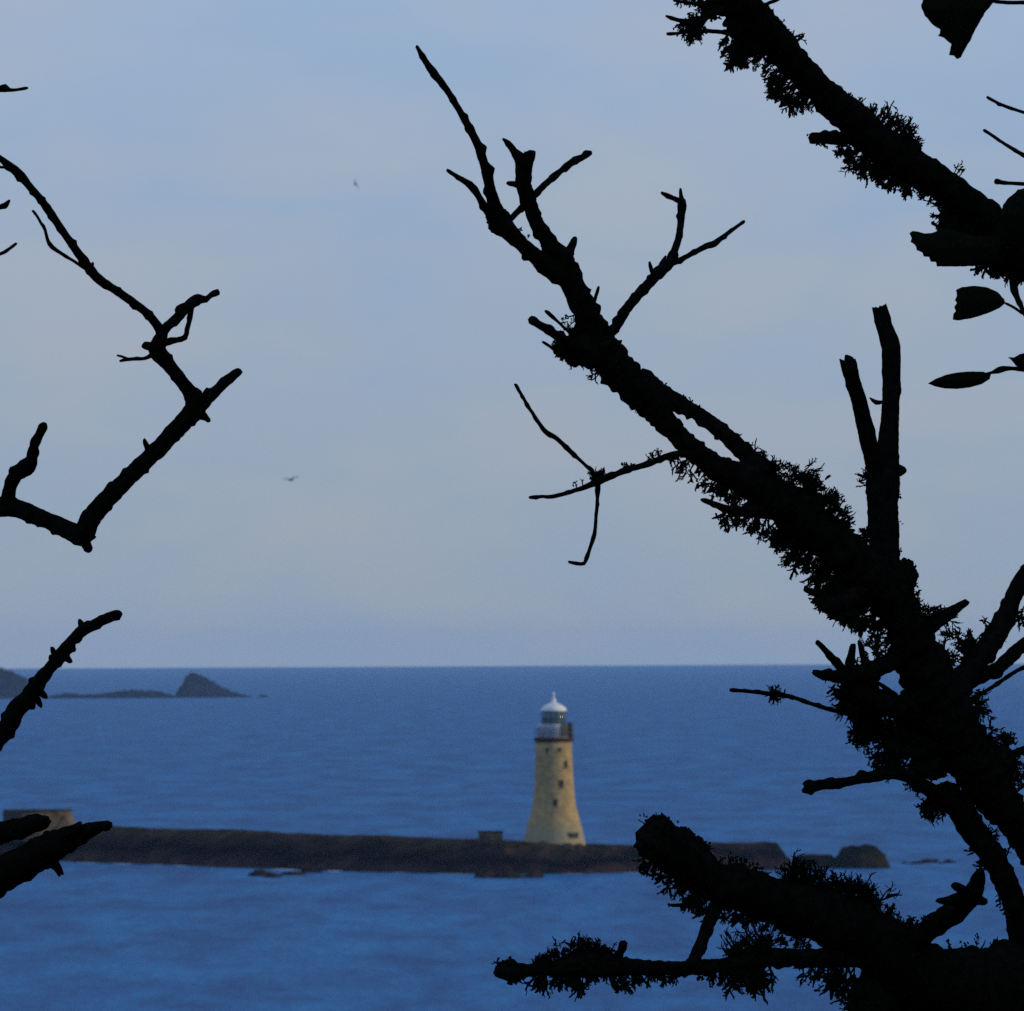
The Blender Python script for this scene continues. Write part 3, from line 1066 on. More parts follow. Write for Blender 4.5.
# the second strand that runs beside the tall limb
branch([(765, 474, 15), (746, 455, 9), (727, 436, 8), (710, 422.5, 7.6), (694, 411.5, 7.6), (676, 402.5, 9), (656, 390, 10), (640, 377, 12)], R, on=main, dd=0.08, knots=1.0, rough=0.2)
f1 = branch([(700, 460, 5), (684, 453.5, 3.6), (668, 456, 3.2), (648, 464, 3.2), (637, 467, 3), (624.6, 470.5, 3.4), (612, 476, 2.8), (598, 481.5, 3.8), (580, 489, 2.3), (553, 496.5, 2.1), (542, 496.5, 1.7), (530, 497.5, 2.0)], R, on=main, dd=-0.45, knots=1.3)
branch([(599, 481, 3), (593, 473, 2.0), (582, 462, 1.8), (571, 452, 2.1), (556, 438, 2.5), (545, 431, 2.6), (537, 420, 1.8), (527, 404.5, 1.7), (521, 394, 1.6), (515.5, 385, 1.7)], f1.o, on=f1, dd=-0.2, name='twig', knots=1.4)
branch([(598, 484, 3), (597.5, 498, 1.8), (596, 518, 1.7), (594.5, 534, 2.2), (590, 548, 1.9), (586.5, 558, 1.9), (584, 563.5, 1.8), (577, 563.5, 1.8), (569, 562, 2.0)], f1.o, on=f1, dd=0.12, name='twig', knots=1.2)
branch([(770, 512, 8), (752, 511, 6), (738, 511.5, 5.5), (725, 508.5, 4), (714, 504, 3), (702, 500, 2.2)], R, on=main, dd=-0.2)
branch([(814, 505, 8), (809, 486, 6), (805.5, 475, 5.4)], main.o, on=main, dd=-0.05, name='stub', cap1='flat')
# upright sawn stems
h1 = branch([(890, 606, 18), (886, 573, 15), (884, 540, 15), (883, 508, 16), (883, 480, 17), (887, 455, 12), (889.5, 425, 9.5), (890.5, 404, 9), (891.5, 386, 9), (891, 353, 9.4), (889, 340, 9.2), (884.5, 326, 8.2), (879.5, 308, 7.6)], R, on=main, dd=0.15, knots=0.3, rough=0.08, cap1='flat')
branch([(881, 486, 13), (874, 462, 9.2), (867, 436, 8.6), (861, 408, 7.8), (854, 384, 7.8), (850, 370, 8.2), (848, 362, 8.2)], h1.o, on=h1, dd=-0.1, name='stem', knots=0.3, rough=0.08, cap1='flat')
branch([(892, 472, 9), (900, 470.5, 6), (904, 470, 3.5)], h1.o, on=h1, dd=0.02, name='knot', knots=0)
branch([(882, 402, 1.6), (876, 402.5, 2.5), (870, 398, 1.0)], h1.o, on=h1, dd=-0.02, name='twig', knots=0)
# snags left of the tall limb, low down
k1 = branch([(905, 655, 12), (886, 665, 9), (868, 672, 9), (852, 675, 9), (835, 676, 6), (822, 675, 4.6), (814, 672, 3.4)], R, on=main, dd=-0.2, rough=0.25)
branch([(844, 672, 5), (833, 659, 3.8), (825, 650, 3.0), (817.5, 642.5, 2.8)], k1.o, on=k1, dd=-0.08, name='stub', cap1='flat')
branch([(848, 672, 5), (850.5, 660, 4.4), (853, 645, 3.4)], k1.o, on=k1, dd=0.05, name='stub', cap1='round')
branch([(868, 670, 6), (863.5, 658, 3.2), (859.5, 641.5, 2.6)], k1.o, on=k1, dd=0.1, name='stub', cap1='round')
k2 = branch([(925, 710, 22), (895, 708, 12), (868, 700, 12), (848, 688, 10)], R, on=main, dd=-0.15, rough=0.3)
branch([(895, 695, 3), (880, 684, 2), (872, 680, 2)], R, on=main, dd=-0.1)
l1 = branch([(880, 715, 4), (862, 716, 2.6), (847.5, 713.5, 2.2), (830, 709.5, 2.2), (809, 703, 2.1), (792, 697, 2.2), (776.5, 694.5, 2.8), (763, 693, 2.2), (749.5, 691.5, 1.9), (738, 690.5, 2.0), (731, 690, 2.6)], R, on=main, dd=-0.45)
n1 = branch([(960, 812, 10), (936, 794, 8), (914, 780, 7), (898, 773, 6.6), (880, 775.5, 5.8), (868, 777.5, 5.4), (853, 780.5, 4.8), (838, 783, 5), (820, 785, 5.4), (812, 786.5, 6), (806, 788, 6.6)], R, on=main, dd=-0.4, cap1='flat')
branch([(830, 600, 7), (818, 595, 3.4), (808, 590.5, 2.8), (805, 588.5, 3.6)], R, d=19.9, dd=-0.05)
branch([(868, 590, 10), (850, 599, 9), (838, 605, 8), (826, 608, 6)], R, on=main, dd=-0.2, rough=0.3)
# right of the tall limb
o1 = branch([(905, 648, 8), (922, 636, 6.5), (938, 622, 6.2), (948, 614.5, 6.4), (957, 608, 4.4), (966, 602.5, 3.8)], R, on=main, dd=0.3, cap1='flat')
p1 = branch([(948, 700, 18), (966, 675, 12), (980, 656, 11), (996, 635, 11), (1008, 611, 9.5), (1015, 593, 8), (1026, 576, 9.5), (1060, 540, 7)], R, on=main, dd=0.4)
q1 = branch([(945, 698, 16), (966, 683, 9), (981, 676, 7.4), (998, 668, 6.8), (1012, 655, 6.6), (1026, 643, 6.4), (1070, 612, 5)], R, on=main, dd=0.55)
branch([(958, 706, 4), (975, 697, 2.2), (994, 686, 2.0), (1010, 675, 2.0), (1026, 666, 2.0), (1060, 650, 1.6)], R, on=main, dd=0.2)
branch([(958, 742, 6), (970, 735, 4.8), (984, 727.5, 4)], R, on=main, dd=0.1)
r2 = branch([(975, 775, 14), (992, 764, 9), (1008, 758, 5), (1026, 748, 3), (1050, 740, 2.4)], R, on=main, dd=0.15, rough=0.3)
branch([(986, 764, 6), (1002, 750, 4), (1009, 739, 3.5)], R, on=main, dd=0.1)
j1 = branch([(958, 800, 14), (972, 828, 13), (985, 845, 12.4), (996, 862, 12), (1005, 880, 12), (1013, 900, 12), (1020, 928, 12.5), (1030, 985, 16)], R, on=main, dd=0.1)
# on the low limb
w1 = branch([(716, 905, 7), (709, 922, 6.4), (701, 943, 6), (695, 958, 6.2), (690, 966, 5)], R, on=lower, dd=-0.15)
y1_ = branch([(905, 950, 14), (923, 933, 10.5), (938, 922, 11), (952, 914, 11.5), (964, 904, 11), (972, 896, 10), (977, 884, 7.5), (980, 872, 5)], R, on=lower, dd=-0.25, rough=0.18)
branch([(968, 893, 6), (954, 899, 4.8), (945, 901, 4.2), (937, 900, 2.4)], y1_.o, on=y1_, dd=-0.05, name='stub')
branch([(966, 892, 5), (959, 888, 5), (953, 884.5, 4)], y1_.o, on=y1_, dd=-0.03, name='stub')
branch([(974, 898, 7), (982, 901, 4.5), (985, 902, 3.6)], y1_.o, on=y1_, dd=0.02, name='knot')
x1_ = branch([(870, 950, 16), (840, 957, 11), (807, 958, 9), (777, 957, 9), (745, 962, 7.4), (720, 965.5, 7), (699, 968, 7.6), (675, 968.5, 7), (652, 968.5, 7.6), (628, 967, 8.2), (605, 967, 11), (588, 966, 13), (570, 966, 11), (553, 968, 8), (538, 969.5, 6.4), (522, 971, 6.6), (512, 971.5, 10), (502, 971.5, 8.4), (496, 973, 4.5)], R, on=lower, dd=-0.5, rough=0.22)
branch([(617, 962, 5), (620.5, 952, 3.6), (623, 944, 4)], x1_.o, on=x1_, dd=-0.03, name='stub', cap1='flat')
branch([(920, 940, 5), (912, 926, 3.4), (908, 920, 3.2)], R, on=lower, dd=-0.05)

# moss pads
pads(main, [(590, 346, 24, 21), (568, 348, 14, 12), (606, 354, 18, 18), (500, 222, 12, 13), (800, 505, 26, 16), (830, 540, 24, 18), (775, 500, 26, 18), (845, 600, 24, 20), (862, 575, 20, 18), (905, 575, 12, 16),
            (800, 532, 20, 14), (915, 650, 18, 22), (930, 690, 26, 22), (950, 735, 26, 22), (920, 742, 26, 18), (976, 770, 20, 20), (868, 703, 26, 17), (860, 680, 20, 12), (930, 762, 20, 18), (1000, 760, 14, 14), (947, 794, 14, 12)], 3)
pads(lower, [(658, 829, 13, 13), (650, 842, 14, 15), (680, 840, 16, 12), (696, 849, 12, 12), (735, 876, 18, 12), (800, 896, 22, 12), (800, 925, 22, 12), (875, 1000, 24, 30)], 8)
pads(x1_, [(507, 969, 11, 9), (582, 960, 16, 11), (568, 966, 14, 10), (600, 962, 14, 12), (740, 962, 14, 9)], 5)

# lichen tufts
DNL, UPR = (-.45, .9), (.5, -.85)
lichen(main, [
    (520, 232, 565, 268, 6, 2, 5, .6, -.7, 3, 1.5), (545, 262, 580, 300, 5, 2, 4, -.7, .6, 3, 1.4),
    (560, 352, 605, 376, 12, 4, 8, -.5, .8, 4, 1.8), (553, 340, 575, 352, 6, 3, 7, -.9, .2, 3, 1.6), (566, 318, 582, 340, 8, 3, 8, -.7, -.5, 3, 1.6),
    (632, 398, 652, 414, 9, 4, 9, -.5, .8, 2.5, 1.9), (610, 376, 632, 398, 4, 2, 4, -.5, .8, 2, 1.4),
    (655, 385, 750, 452, 22, 2, 6, .6, -.8, 3, 1.5), (690, 448, 722, 470, 8, 3, 6, .5, -.8, 3, 1.5),
    (672, 458, 700, 472, 10, 5, 14, -.2, .98, 3, 2.3), (703, 478, 745, 498, 20, 5, 13, -.6, .7, 5, 2.4), (720, 490, 758, 506, 14, 4, 10, -.2, .9, 5, 2.2),
    (748, 456, 800, 486, 44, 4, 13, .45, -.9, 4, 2.0), (800, 480, 838, 512, 50, 5, 16, .6, -.8, 5, 2.0), (825, 500, 842, 528, 24, 4, 11, .9, -.3, 4, 2.0),
    (722, 514, 790, 538, 38, 4, 13, -.4, .9, 4, 2.4), (775, 535, 812, 568, 34, 5, 15, -.6, .8, 5, 2.6), (812, 560, 842, 582, 26, 5, 14, -.6, .8, 5, 2.6),
    (820, 580, 842, 604, 26, 5, 13, -.9, .3, 5, 2.6), (822, 600, 860, 624, 40, 5, 14, -.5, .8, 5, 2.6), (850, 618, 885, 626, 22, 4, 11, -.2, .95, 4, 2.4),
    (850, 555, 872, 578, 16, 4, 11, .2, -.9, 4, 2.2), (856, 540, 868, 560, 8, 4, 10, -.5, -.8, 3, 1.9),
    (903, 560, 912, 598, 22, 3, 8, .9, -.2, 3, 2.4), (905, 608, 930, 632, 30, 5, 16, .8, -.6, 4, 2.2), (925, 615, 948, 622, 16, 4, 12, .4, -.9, 3, 2.0),
    (878, 632, 884, 660, 16, 3, 9, -.9, .2, 4, 2.2), (918, 650, 950, 664, 24, 4, 12, .4, -.9, 5, 2.2), (945, 655, 965, 664, 18, 4, 12, .5, -.8, 5, 2.2),
    (958, 640, 985, 655, 26, 4, 14, -.5, -.8, 4, 2.0), (985, 620, 996, 636, 8, 3, 9, -.6, -.7, 3, 1.8),
    (972, 690, 978, 715, 18, 4, 14, .9, .4, 3, 2.0), (905, 600, 896, 650, 14, 3, 7, -.9, 0, 3, 2),
    (930, 760, 915, 790, 10, 4, 10, -.8, .5, 5, 2.2), (945, 800, 925, 812, 24, 5, 16, -.6, .8, 5, 2.6),
    (985, 744, 1010, 745, 24, 4, 13, .3, -.9, 6, 2.2), (1005, 755, 1018, 785, 22, 4, 13, .9, .2, 5, 2.2),
    (1018, 830, 1010, 850, 6, 4, 10, -.3, .9, 3, 2)], 21)
lichen(k2, [
    (838, 690, 852, 712, 24, 4, 10, -.9, .4, 4, 2.4), (852, 708, 872, 735, 36, 5, 16, -.4, .9, 5, 2.6), (868, 720, 905, 740, 44, 6, 20, -.3, .95, 6, 2.6),
    (900, 738, 884, 762, 34, 4, 12, -.8, .4, 5, 2.4), (880, 760, 905, 772, 24, 4, 11, -.3, -.3, 5, 2.2), (890, 745, 930, 750, 14, 4, 10, -.3, .9, 5, 2.4)], 22)
lichen(k1, [(848, 664, 880, 668, 12, 3, 8, 0, -1, 3, 2), (835, 680, 860, 690, 10, 3, 8, -.5, .7, 3, 2.2), (868, 655, 888, 650, 8, 3, 8, -.3, -.6, 4, 2)], 23)
lichen(l1, [(772, 694, 780, 694, 9, 5, 9, 0, -.2, 2, 1.8), (772, 696, 780, 697, 7, 4, 8, 0, 1, 2, 2.0)], 24)
lichen(f1, [(594, 478, 602, 478, 9, 5, 10, 0, -1, 1.5, 1.7), (653, 460, 658, 459, 5, 3, 7, -.2, -1, 1.5, 1.5), (622, 469, 634, 466, 5, 2, 5, 0, -1, 1.5, 1.5), (565, 487, 598, 478, 3, 2, 3, 0, -1, 1, 1.3)], 25)
lichen(h1, [(868, 472, 866, 484, 6, 6, 14, -.9, -.1, 2, 1.5), (868, 530, 866, 545, 12, 4, 10, -.9, .1, 2, 2.0), (860, 540, 872, 562, 8, 4, 9, -.7, -.5, 3, 2.0), (899, 480, 898, 560, 5, 2, 4, .9, 0, 1, 1.3)], 26)
lichen(lower, [
    (642, 826, 655, 819, 4, 1.5, 3, -.4, -.9, 3, 2.4), (655, 821, 700, 845, 26, 1.5, 3.5, .5, -.85, 3, 2.6), (700, 840, 706, 856, 8, 1.5, 4, .9, -.3, 3, 2.6), (722, 860, 756, 866, 12, 1.5, 3.5, 0, -1, 3, 2.6),
    (642, 864, 655, 872, 12, 3, 10, -.4, .9, 3, 2.4), (664, 872, 688, 888, 16, 5, 15, -.5, .9, 4, 2.8), (682, 886, 704, 905, 20, 6, 18, -.5, .9, 4, 2.8), (702, 905, 722, 915, 10, 5, 14, -.5, .8, 4, 2.6),
    (728, 908, 752, 918, 14, 5, 15, -.3, .95, 4, 2.6), (752, 912, 800, 935, 14, 4, 10, -.2, .95, 5, 2.6), (778, 935, 830, 945, 14, 4, 10, -.2, .95, 5, 2.6),
    (757, 874, 785, 882, 6, 2, 5, .3, -.9, 4, 2.0), (785, 878, 812, 884, 26, 7, 19, .1, -1, 4, 2.1), (805, 886, 836, 892, 30, 8, 20, .3, -.95, 5, 2.0),
    (838, 892, 872, 904, 44, 7, 19, .4, -.9, 5, 2.2), (866, 905, 900, 925, 24, 3, 9, .6, -.8, 5, 2.2), (900, 928, 920, 930, 8, 3, 9, .2, -.9, 4, 2.4),
    (806, 968, 860, 990, 34, 5, 13, -.5, .85, 5, 2.8), (852, 990, 862, 1012, 20, 4, 10, -.8, .4, 4, 2.8), (945, 950, 1000, 940, 10, 1.5, 4, 0, -1, 3, 2.2)], 27)
lichen(x1_, [
    (536, 964, 556, 958, 22, 3, 10, -.1, -1, 3, 2.0), (560, 958, 590, 950, 30, 3, 10, 0, -1, 4, 2.2), (582, 950, 606, 952, 24, 4, 12, .1, -1, 3, 2.0), (598, 956, 616, 960, 14, 3, 9, .5, -.85, 3, 2.0),
    (538, 978, 546, 984, 10, 6, 16, -.3, 1, 3, 3.0), (558, 976, 582, 984, 18, 6, 15, 0, 1, 3, 2.8), (580, 980, 600, 974, 8, 3, 8, .2, 1, 3, 2.2), (600, 976, 625, 984, 14, 4, 11, .1, 1, 3, 2.4),
    (625, 974, 675, 978, 20, 4, 11, .0, 1, 3, 2.3), (695, 974, 730, 978, 14, 3, 8, 0, 1, 3, 2.2), (728, 972, 768, 980, 36, 6, 18, 0, 1, 5, 2.8), (725, 958, 768, 952, 34, 8, 22, .15, -1, 4, 1.7),
    (748, 955, 770, 950, 14, 10, 28, .2, -1, 4, 1.6), (500, 964, 512, 964, 6, 2, 4, 0, -1, 2, 2.2), (508, 979, 518, 980, 5, 3, 6, .2, 1, 2, 2.4)], 28)
lichen(j1, [(982, 826, 992, 838, 8, 4, 10, .8, -.3, 3, 2), (970, 832, 990, 868, 16, 3, 9, -.9, .3, 3, 2), (1002, 895, 1008, 915, 10, 3, 9, -.9, .3, 3, 1.8)], 29)
lichen(p1, [(998, 640, 1004, 632, 5, 3, 8, .7, .6, 2, 2), (1020, 615, 1024, 622, 6, 4, 10, .2, .3, 3, 2)], 30)
lichen(r2, [(1000, 760, 1016, 770, 14, 4, 11, .8, .3, 5, 2), (1000, 745, 1012, 742, 10, 3, 9, .4, -.8, 4, 2)], 31)

# ---- the tree whose limb hangs into the upper right, with a few evergreen leaves
dU = 21.0
gU = ground_px(1520, dU)
U_ = thing('leafy_tree', 'tree with a thick lichen-fringed limb slanting down from the top and few leaves', 'tree', tree_base(1520, dU))
utr = branch([(1520, gU, 110), (1500, 1500, 85), (1470, 1000, 75), (1400, 560, 62), (1330, 400, 52), (1270, 330, 46)], U_, d=dU, name='trunk', knots=0.5, step=10)
ul = branch([(1300, 360, 44), (1200, 310, 38), (1110, 275, 34), (1050, 256, 32), (1015, 243, 29), (990, 226, 22), (972, 208, 18), (947, 188, 17), (922, 172, 17.5), (900, 159, 18), (880, 144, 18.5), (862, 128, 18), (845, 113, 16.5), (827, 97, 15.5), (812, 82, 15), (797, 66, 15.5), (782, 48, 16.5), (766, 31, 17), (750, 12, 17), (735, -8, 17), (700, -50, 14), (650, -110, 9)], U_, on=utr, dd=-1.0, knots=0.6, rough=0.16)
branch([(848, 139, 9), (832, 138.5, 6.5), (818, 138, 6), (811, 139, 6.2)], ul.o, on=ul, dd=-0.05, name='stub')
branch([(758, 10, 3), (765, 5, 2), (776, 0, 1.6), (790, -5, 1.3)], ul.o, on=ul, dd=-0.05, name='twig')
t1 = branch([(745, 40, 5), (731, 34, 2.8), (716, 31.5, 2.2), (700, 31, 2.4), (690, 30, 2.6), (680, 33, 1.6), (667.5, 34, 2.2)], ul.o, on=ul, dd=-0.3, name='twig')
t2 = branch([(730, -2, 6), (712, 6, 5), (704, 18, 4.5), (698, 26, 4), (690, 22, 3), (678, 20, 2.2), (666, 16, 1.5)], ul.o, on=ul, dd=-0.25, name='twig')
branch([(730, 6, 4), (712, 12, 2), (702, 22, 1.8)], ul.o, on=ul, dd=-0.25, name='twig')
branch([(735, -6, 4), (705, 3, 2.2), (690, 3, 1.8), (674, 0.5, 1.6)], ul.o, on=ul, dd=-0.25, name='twig')
ul2 = branch([(1030, 262, 14), (1018, 276, 8), (1014, 286, 4), (1017, 297, 3), (1023, 310, 2.4), (1034, 330, 2)], U_, on=ul, dd=-0.1)
branch([(1022, 313, 1.8), (1014, 307.5, 1.5), (1005, 303, 1.4)], ul2.o, on=ul2, dd=-0.05, name='stalk', knots=0)
v1 = branch([(1110, 395, 4), (1060, 378, 3), (1026, 370, 2.2), (1010, 368.5, 2.2), (1001, 369.5, 3.4), (992, 372.5, 1.6), (985, 374, 1.2)], U_, d=20.2, dd=-0.1, knots=0.8)
branch([(1290, 345, 30), (1220, 350, 10), (1160, 378, 6), (1105, 394, 4)], U_, on=utr, dd=-0.72)
branch([(1200, 320, 12), (1110, 215, 5), (1050, 186, 2.4), (1024, 184, 2.0), (1008, 183, 1.9), (999, 182, 2.4), (995, 182, 2.4)], U_, on=ul, dd=0.3)
branch([(1200, 310, 12), (1110, 205, 5), (1050, 170, 2.4), (1024, 155.5, 2), (1005, 144, 1.7), (990, 134, 1.6), (984, 130, 2)], U_, on=ul, dd=0.5)
branch([(1200, 300, 12), (1110, 150, 5), (1050, 122, 2.2), (1024, 112.5, 1.6), (1006, 106.5, 1.7), (994, 101, 1.5), (987.5, 97.5, 2)], U_, on=ul, dd=0.6)
dl = 19.4
leaf([(909, 233), (913, 231), (918, 231.5), (925, 233.5), (932, 233), (940, 229), (950, 229.5), (975, 236), (1000, 236), (1000, 262), (978, 266), (957, 266.5), (937, 266.5), (936, 262), (931, 261.5), (929, 257), (924, 256.5), (922.5, 252.5), (917, 250), (914.5, 244.5), (911, 242), (911.5, 238)], 19.7, ul.o, 8)
leaf([(1000, 214), (1003, 205), (1010, 196), (1018, 190), (1030, 186), (1050, 190), (1060, 215), (1050, 240), (1020, 240), (1004, 230)], 19.9, ul.o, 8)
leaf([(956, 290), (962, 287), (975, 285.6), (988, 287.5), (998, 292), (1004, 299), (1005.5, 303), (1000, 308), (991, 312), (980, 316), (968, 319), (958, 320.5), (953, 319.5), (953, 314), (956, 311), (954, 307), (957, 303), (955, 300), (957, 296)], 19.8, ul2.o, 7)
leaf([(928, 383.5), (935, 379), (945, 375), (957, 372.4), (970, 371.4), (983, 371.6), (991, 374), (990, 379), (982, 384), (970, 387.5), (957, 389), (945, 388.5), (935, 386.5)], 20.1, v1.o, 5)
leaf([(1008, 357), (1014, 357.5), (1020, 354), (1032, 351), (1050, 354), (1056, 362), (1044, 370), (1028, 369), (1016, 366), (1013, 362)], 20.15, v1.o, 5)
tw5 = branch([(1300, 330, 30), (1190, 120, 7), (1090, 18, 4), (1040, 4, 2.4), (1005, 2.5, 1.9), (990, 0, 2), (960, -8, 1.6)], U_, on=utr, dd=-4.0, knots=0.4)
leaf([(923, -4), (921, 8), (925, 16), (933, 25), (940, 29.5), (940, 33), (938, 36), (944, 38), (948, 42), (952, 45), (951, 49), (949, 55), (954, 56), (957, 59.5), (961, 57), (965, 50), (970, 41), (977, 27), (985, 13), (994, 2), (1000, -8), (985, -22), (960, -30), (938, -20)], 16.8, tw5.o, 9)
pads(ul, [(745, 20, 20, 16), (725, 6, 16, 10), (752, 42, 16, 12), (870, 140, 20, 14), (905, 150, 16, 14), (890, 152, 18, 14), (1000, 245, 26, 24), (1020, 225, 24, 26), (985, 232, 18, 16), (952, 221, 13, 14), (966, 226, 16, 17)], 13)
lichen(ul, [
    (700, -4, 712, 14, 24, 4, 12, -.7, .5, 5, 2.2), (692, 14, 702, 36, 18, 4, 12, -.5, .7, 4, 2.6), (684, 26, 698, 38, 14, 4, 10, -.4, .9, 3, 2.6), (676, 0, 700, 4, 8, 3, 6, -.2, .9, 2, 1.8),
    (728, 44, 745, 60, 34, 5, 13, -.2, .95, 4, 2.8), (742, 56, 768, 62, 12, 4, 10, -.3, .9, 4, 2.4), (768, 60, 782, 96, 26, 4, 11, -.7, .6, 4, 2.6), (774, 88, 798, 104, 24, 4, 11, -.4, .8, 3, 2.6), (798, 96, 812, 110, 10, 3, 8, -.4, .8, 3, 2.2),
    (768, 20, 795, 46, 22, 2, 7, .7, -.7, 3, 2.3), (845, 98, 885, 118, 18, 2, 6, .6, -.8, 3, 2.2), (884, 118, 912, 142, 38, 4, 13, .6, -.8, 4, 2.0), (812, 140, 828, 144, 6, 2, 6, -.2, .9, 2, 2),
    (840, 148, 860, 162, 22, 4, 13, -.4, .9, 4, 2.4), (858, 160, 885, 174, 30, 4, 12, -.3, .95, 4, 2.4), (885, 172, 910, 186, 24, 4, 12, -.2, .95, 4, 2.4), (922, 184, 950, 204, 24, 5, 14, -.5, .85, 4, 2.4),
    (955, 166, 962, 172, 3, 4, 9, .5, -.85, 2, 1.4), (944, 205, 940, 225, 12, 3, 8, -.8, .3, 4, 2.6), (984, 266, 1010, 272, 24, 4, 11, 0, 1, 3, 2.4), (1012, 270, 1024, 275, 8, 4, 9, .1, 1, 3, 2)], 41)

# ---- the bare tree on the left
dLft = 20.4
gL = ground_px(-330, dLft)
Lt = thing('bare_tree', 'leafless tree with smooth kinked branches and broken sticks entering past the far headland', 'tree', tree_base(-330, dLft))
ltr = branch([(-330, gL, 90), (-322, 1500, 72), (-305, 1100, 62), (-310, 700, 54), (-290, 400, 44), (-300, 150, 34), (-280, -100, 26), (-290, -400, 14)], Lt, d=dLft, name='trunk', knots=0.5, step=10)
a1 = branch([(-300, 600, 22), (-200, 560, 16), (-100, 520, 12), (-40, 508, 10.5), (0, 507, 10), (19, 509, 9), (44, 519, 8.4), (60, 526, 8.6), (74, 533, 9.4), (82, 537, 10), (90, 520, 10), (100, 507, 9.5), (112, 494, 9), (132, 474, 8.6), (156, 451, 8.6), (172, 434, 9), (185, 420, 9.4), (195, 408, 11), (192, 396, 8.8), (185, 386, 7), (171, 367.5, 6.8), (163, 359, 7.6), (157, 350, 9), (160, 340, 7.5), (160, 330, 5), (147, 313.5, 4.3), (133, 302.5, 4.4), (115, 290, 4.2), (97, 277.5, 4.8), (86, 264, 4.8), (66, 236, 3.9), (47, 208, 4.1), (32, 189, 3.6), (17, 172, 4.6), (0, 158.5, 3.2), (-40, 128, 2.4), (-90, 100, 1.6)],
            Lt, on=ltr, dd=-0.8, knots=0.8, rough=0.12)
branch([(80, 534, 9), (86, 544, 5), (88.5, 550.5, 2.6)], a1.o, on=a1, dd=0.02, name='stub', cap1='flat')
branch([(84, 540, 5), (92, 537.5, 3), (95, 537, 1.6)], a1.o, on=a1, dd=0.02, name='stub')
branch([(6, 506, 8), (9, 494, 7), (11.5, 482, 6.8), (17, 474, 7.4), (25, 467.5, 8.6), (31, 462, 7), (33, 450, 5), (38, 437, 4.6), (44, 426, 4.4)], Lt, on=a1, dd=-0.2, knots=0.7)
branch([(200, 406, 8), (208, 399, 5.6), (222, 385, 5.4), (231, 377, 5), (240, 370.5, 4)], a1.o, on=a1, dd=0.15, name='twig')
branch([(199, 404, 5), (203.5, 398, 3.4), (207.5, 389, 2.4)], a1.o, on=a1, dd=-0.05, name='stub')
branch([(200, 414, 6), (206, 418, 3), (209, 420, 2)], a1.o, on=a1, dd=0.02, name='knot')
branch([(151, 455, 5), (147, 447, 3), (144, 440, 2.2)], a1.o, on=a1, dd=-0.06, name='stub')
branch([(158, 351, 3.5), (146, 358, 2.0), (134, 359, 1.8), (126, 359.5, 2), (120, 361, 1.5)], a1.o, on=a1, dd=-0.12, name='twig')
branch([(128, 359, 1.6), (122, 356.5, 1.3), (117.5, 355.5, 1.2)], a1.o, on=a1, dd=-0.1, name='twig', knots=0)
branch([(156, 348, 5), (148, 346, 4.6), (143, 345, 3.8)], a1.o, on=a1, dd=-0.03, name='knot')
g1 = branch([(160, 334, 5.5), (168, 326, 5), (180, 315, 5), (190, 304.5, 5.6), (198, 299.5, 5.2), (206, 299, 3), (212, 294.5, 3), (218, 292, 4)], a1.o, on=a1, dd=0.2, name='twig', knots=1.2)
branch([(192, 305, 3), (190, 318, 2.4), (187.5, 329, 2.2), (185, 337.5, 3), (177, 340, 2.8), (168, 342, 3.6), (160, 343, 4)], a1.o, on=g1, dd=-0.1, name='twig')
branch([(91, 272, 2), (82, 266.5, 1.8), (72, 260, 1.6), (63, 254.5, 1.7), (52, 247, 2.4), (48, 241, 1.8), (45, 230, 1.6), (41, 223, 1.6), (37, 216, 1.4), (33, 211, 1.7)], a1.o, on=a1, dd=-0.12, name='twig', knots=1.0)
branch([(91, 270, 2.4), (92.5, 265, 1.6), (93, 262.5, 1.2)], a1.o, on=a1, dd=0.02, name='stub', knots=0)
branch([(16, 171, 2.4), (8, 168, 1.4), (0, 167, 1.4), (-10, 165, 1.2)], a1.o, on=a1, dd=0.05, name='twig', knots=0)
b1 = branch([(-310, 905, 22), (-200, 850, 17), (-100, 800, 13), (-40, 765, 11), (0, 736, 10), (17, 709, 9.4), (26, 700, 9.4), (34, 690, 9), (42, 678, 7), (50, 668, 6.2), (58, 659, 6.6), (63, 652, 6.6), (72, 640, 5), (82, 631, 6.2), (90, 627, 5.6), (102, 620.5, 5.4), (112, 616, 5), (120, 612, 3.4)], Lt, on=ltr, dd=-0.6, knots=1.1, rough=0.16)
for (x0, y0, x1, y1) in ((56, 658, 52, 648), (66, 657, 71, 662), (40, 692, 46, 697), (36, 698, 41, 706), (82, 629, 80, 620)):
    branch([(x0, y0, 4), ((x0 + x1) / 2, (y0 + y1) / 2, 3.2), (x1, y1, 2.4)], b1.o, on=b1, dd=0.02, name='stub', knots=0)
c2 = branch([(-310, 1010, 24), (-200, 920, 18), (-100, 868, 14), (-40, 845, 12), (0, 833, 11), (20, 828, 10), (38, 822.5, 8.5), (46, 821.5, 6)], Lt, on=ltr, dd=-0.9, knots=0.6, cap1='flat')
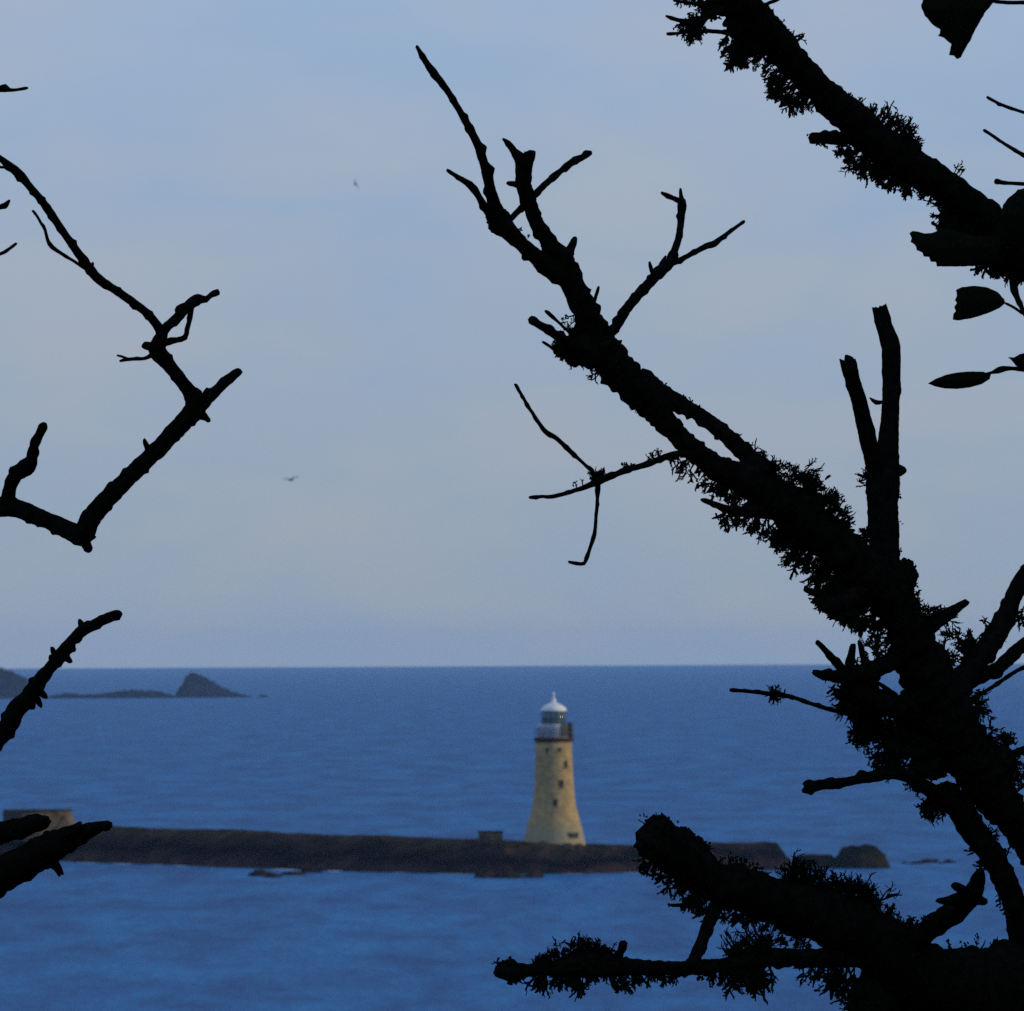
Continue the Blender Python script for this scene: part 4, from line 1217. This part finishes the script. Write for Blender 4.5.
d2 = branch([(-308, 1080, 30), (-200, 985, 26), (-100, 922, 22), (-40, 894, 19), (0, 876, 17.5), (20, 865, 17.5), (41, 853, 17), (56, 845, 15), (70, 838, 12.5), (84, 832, 9), (98, 827, 6), (110, 824.5, 4)], Lt, on=ltr, dd=-0.5, knots=0.6, rough=0.16)
branch([(58, 840, 9), (72, 831, 6), (82, 824, 4)], d2.o, on=d2, dd=-0.06, name='splinter', cap1='flat', knots=0)
branch([(66, 842, 8), (80, 833, 6), (91, 826, 3.4)], d2.o, on=d2, dd=0.05, name='splinter', cap1='flat', knots=0)
branch([(48, 858, 8), (56, 866, 5), (61, 875, 3)], d2.o, on=d2, dd=0.03, name='stub', cap1='flat', knots=0)
z1_ = branch([(-295, 130, 12), (-180, 105, 6), (-80, 92, 3.6), (-20, 89, 3.2), (0, 89, 3), (5, 88, 4), (10, 90, 2), (18, 89.5, 1.6), (27, 88, 1.6)], Lt, on=ltr, dd=-0.5)
branch([(-298, 280, 12), (-180, 262, 6), (-80, 228, 3.6), (-20, 211, 2.6), (0, 207, 2.4), (6, 204, 2.2), (9, 201, 2)], Lt, on=ltr, dd=-0.6)
branch([(-298, 330, 12), (-180, 318, 6), (-80, 285, 3.6), (-20, 260, 2), (0, 254, 1.7), (9, 249, 1.6), (16, 243.5, 1.8)], Lt, on=ltr, dd=-0.7)

# ------------------------------------------------------------------ sea air
bm = bmesh.new()
bmesh.ops.create_cube(bm, size=1.0, matrix=Matrix.Translation((0, 0, 34)) @ Matrix.Diagonal((46000, 46000, 80, 1)))
m = bpy.data.materials.new('sea_air')
m.use_nodes = True
n, l = m.node_tree.nodes, m.node_tree.links
n.clear()
mo = n.new('ShaderNodeOutputMaterial')
pv = n.new('ShaderNodeVolumePrincipled')
pv.inputs['Color'].default_value = (0.43, 0.67, 1.0, 1)
pv.inputs['Density'].default_value = 2.6e-5
pv.inputs['Anisotropy'].default_value = 0.0
l.new(pv.outputs['Volume'], mo.inputs['Volume'])
haze = obj('haze', bm, m, smooth=False)
haze['kind'] = 'stuff'
haze['label'] = 'thin blue sea haze veiling the far islands'
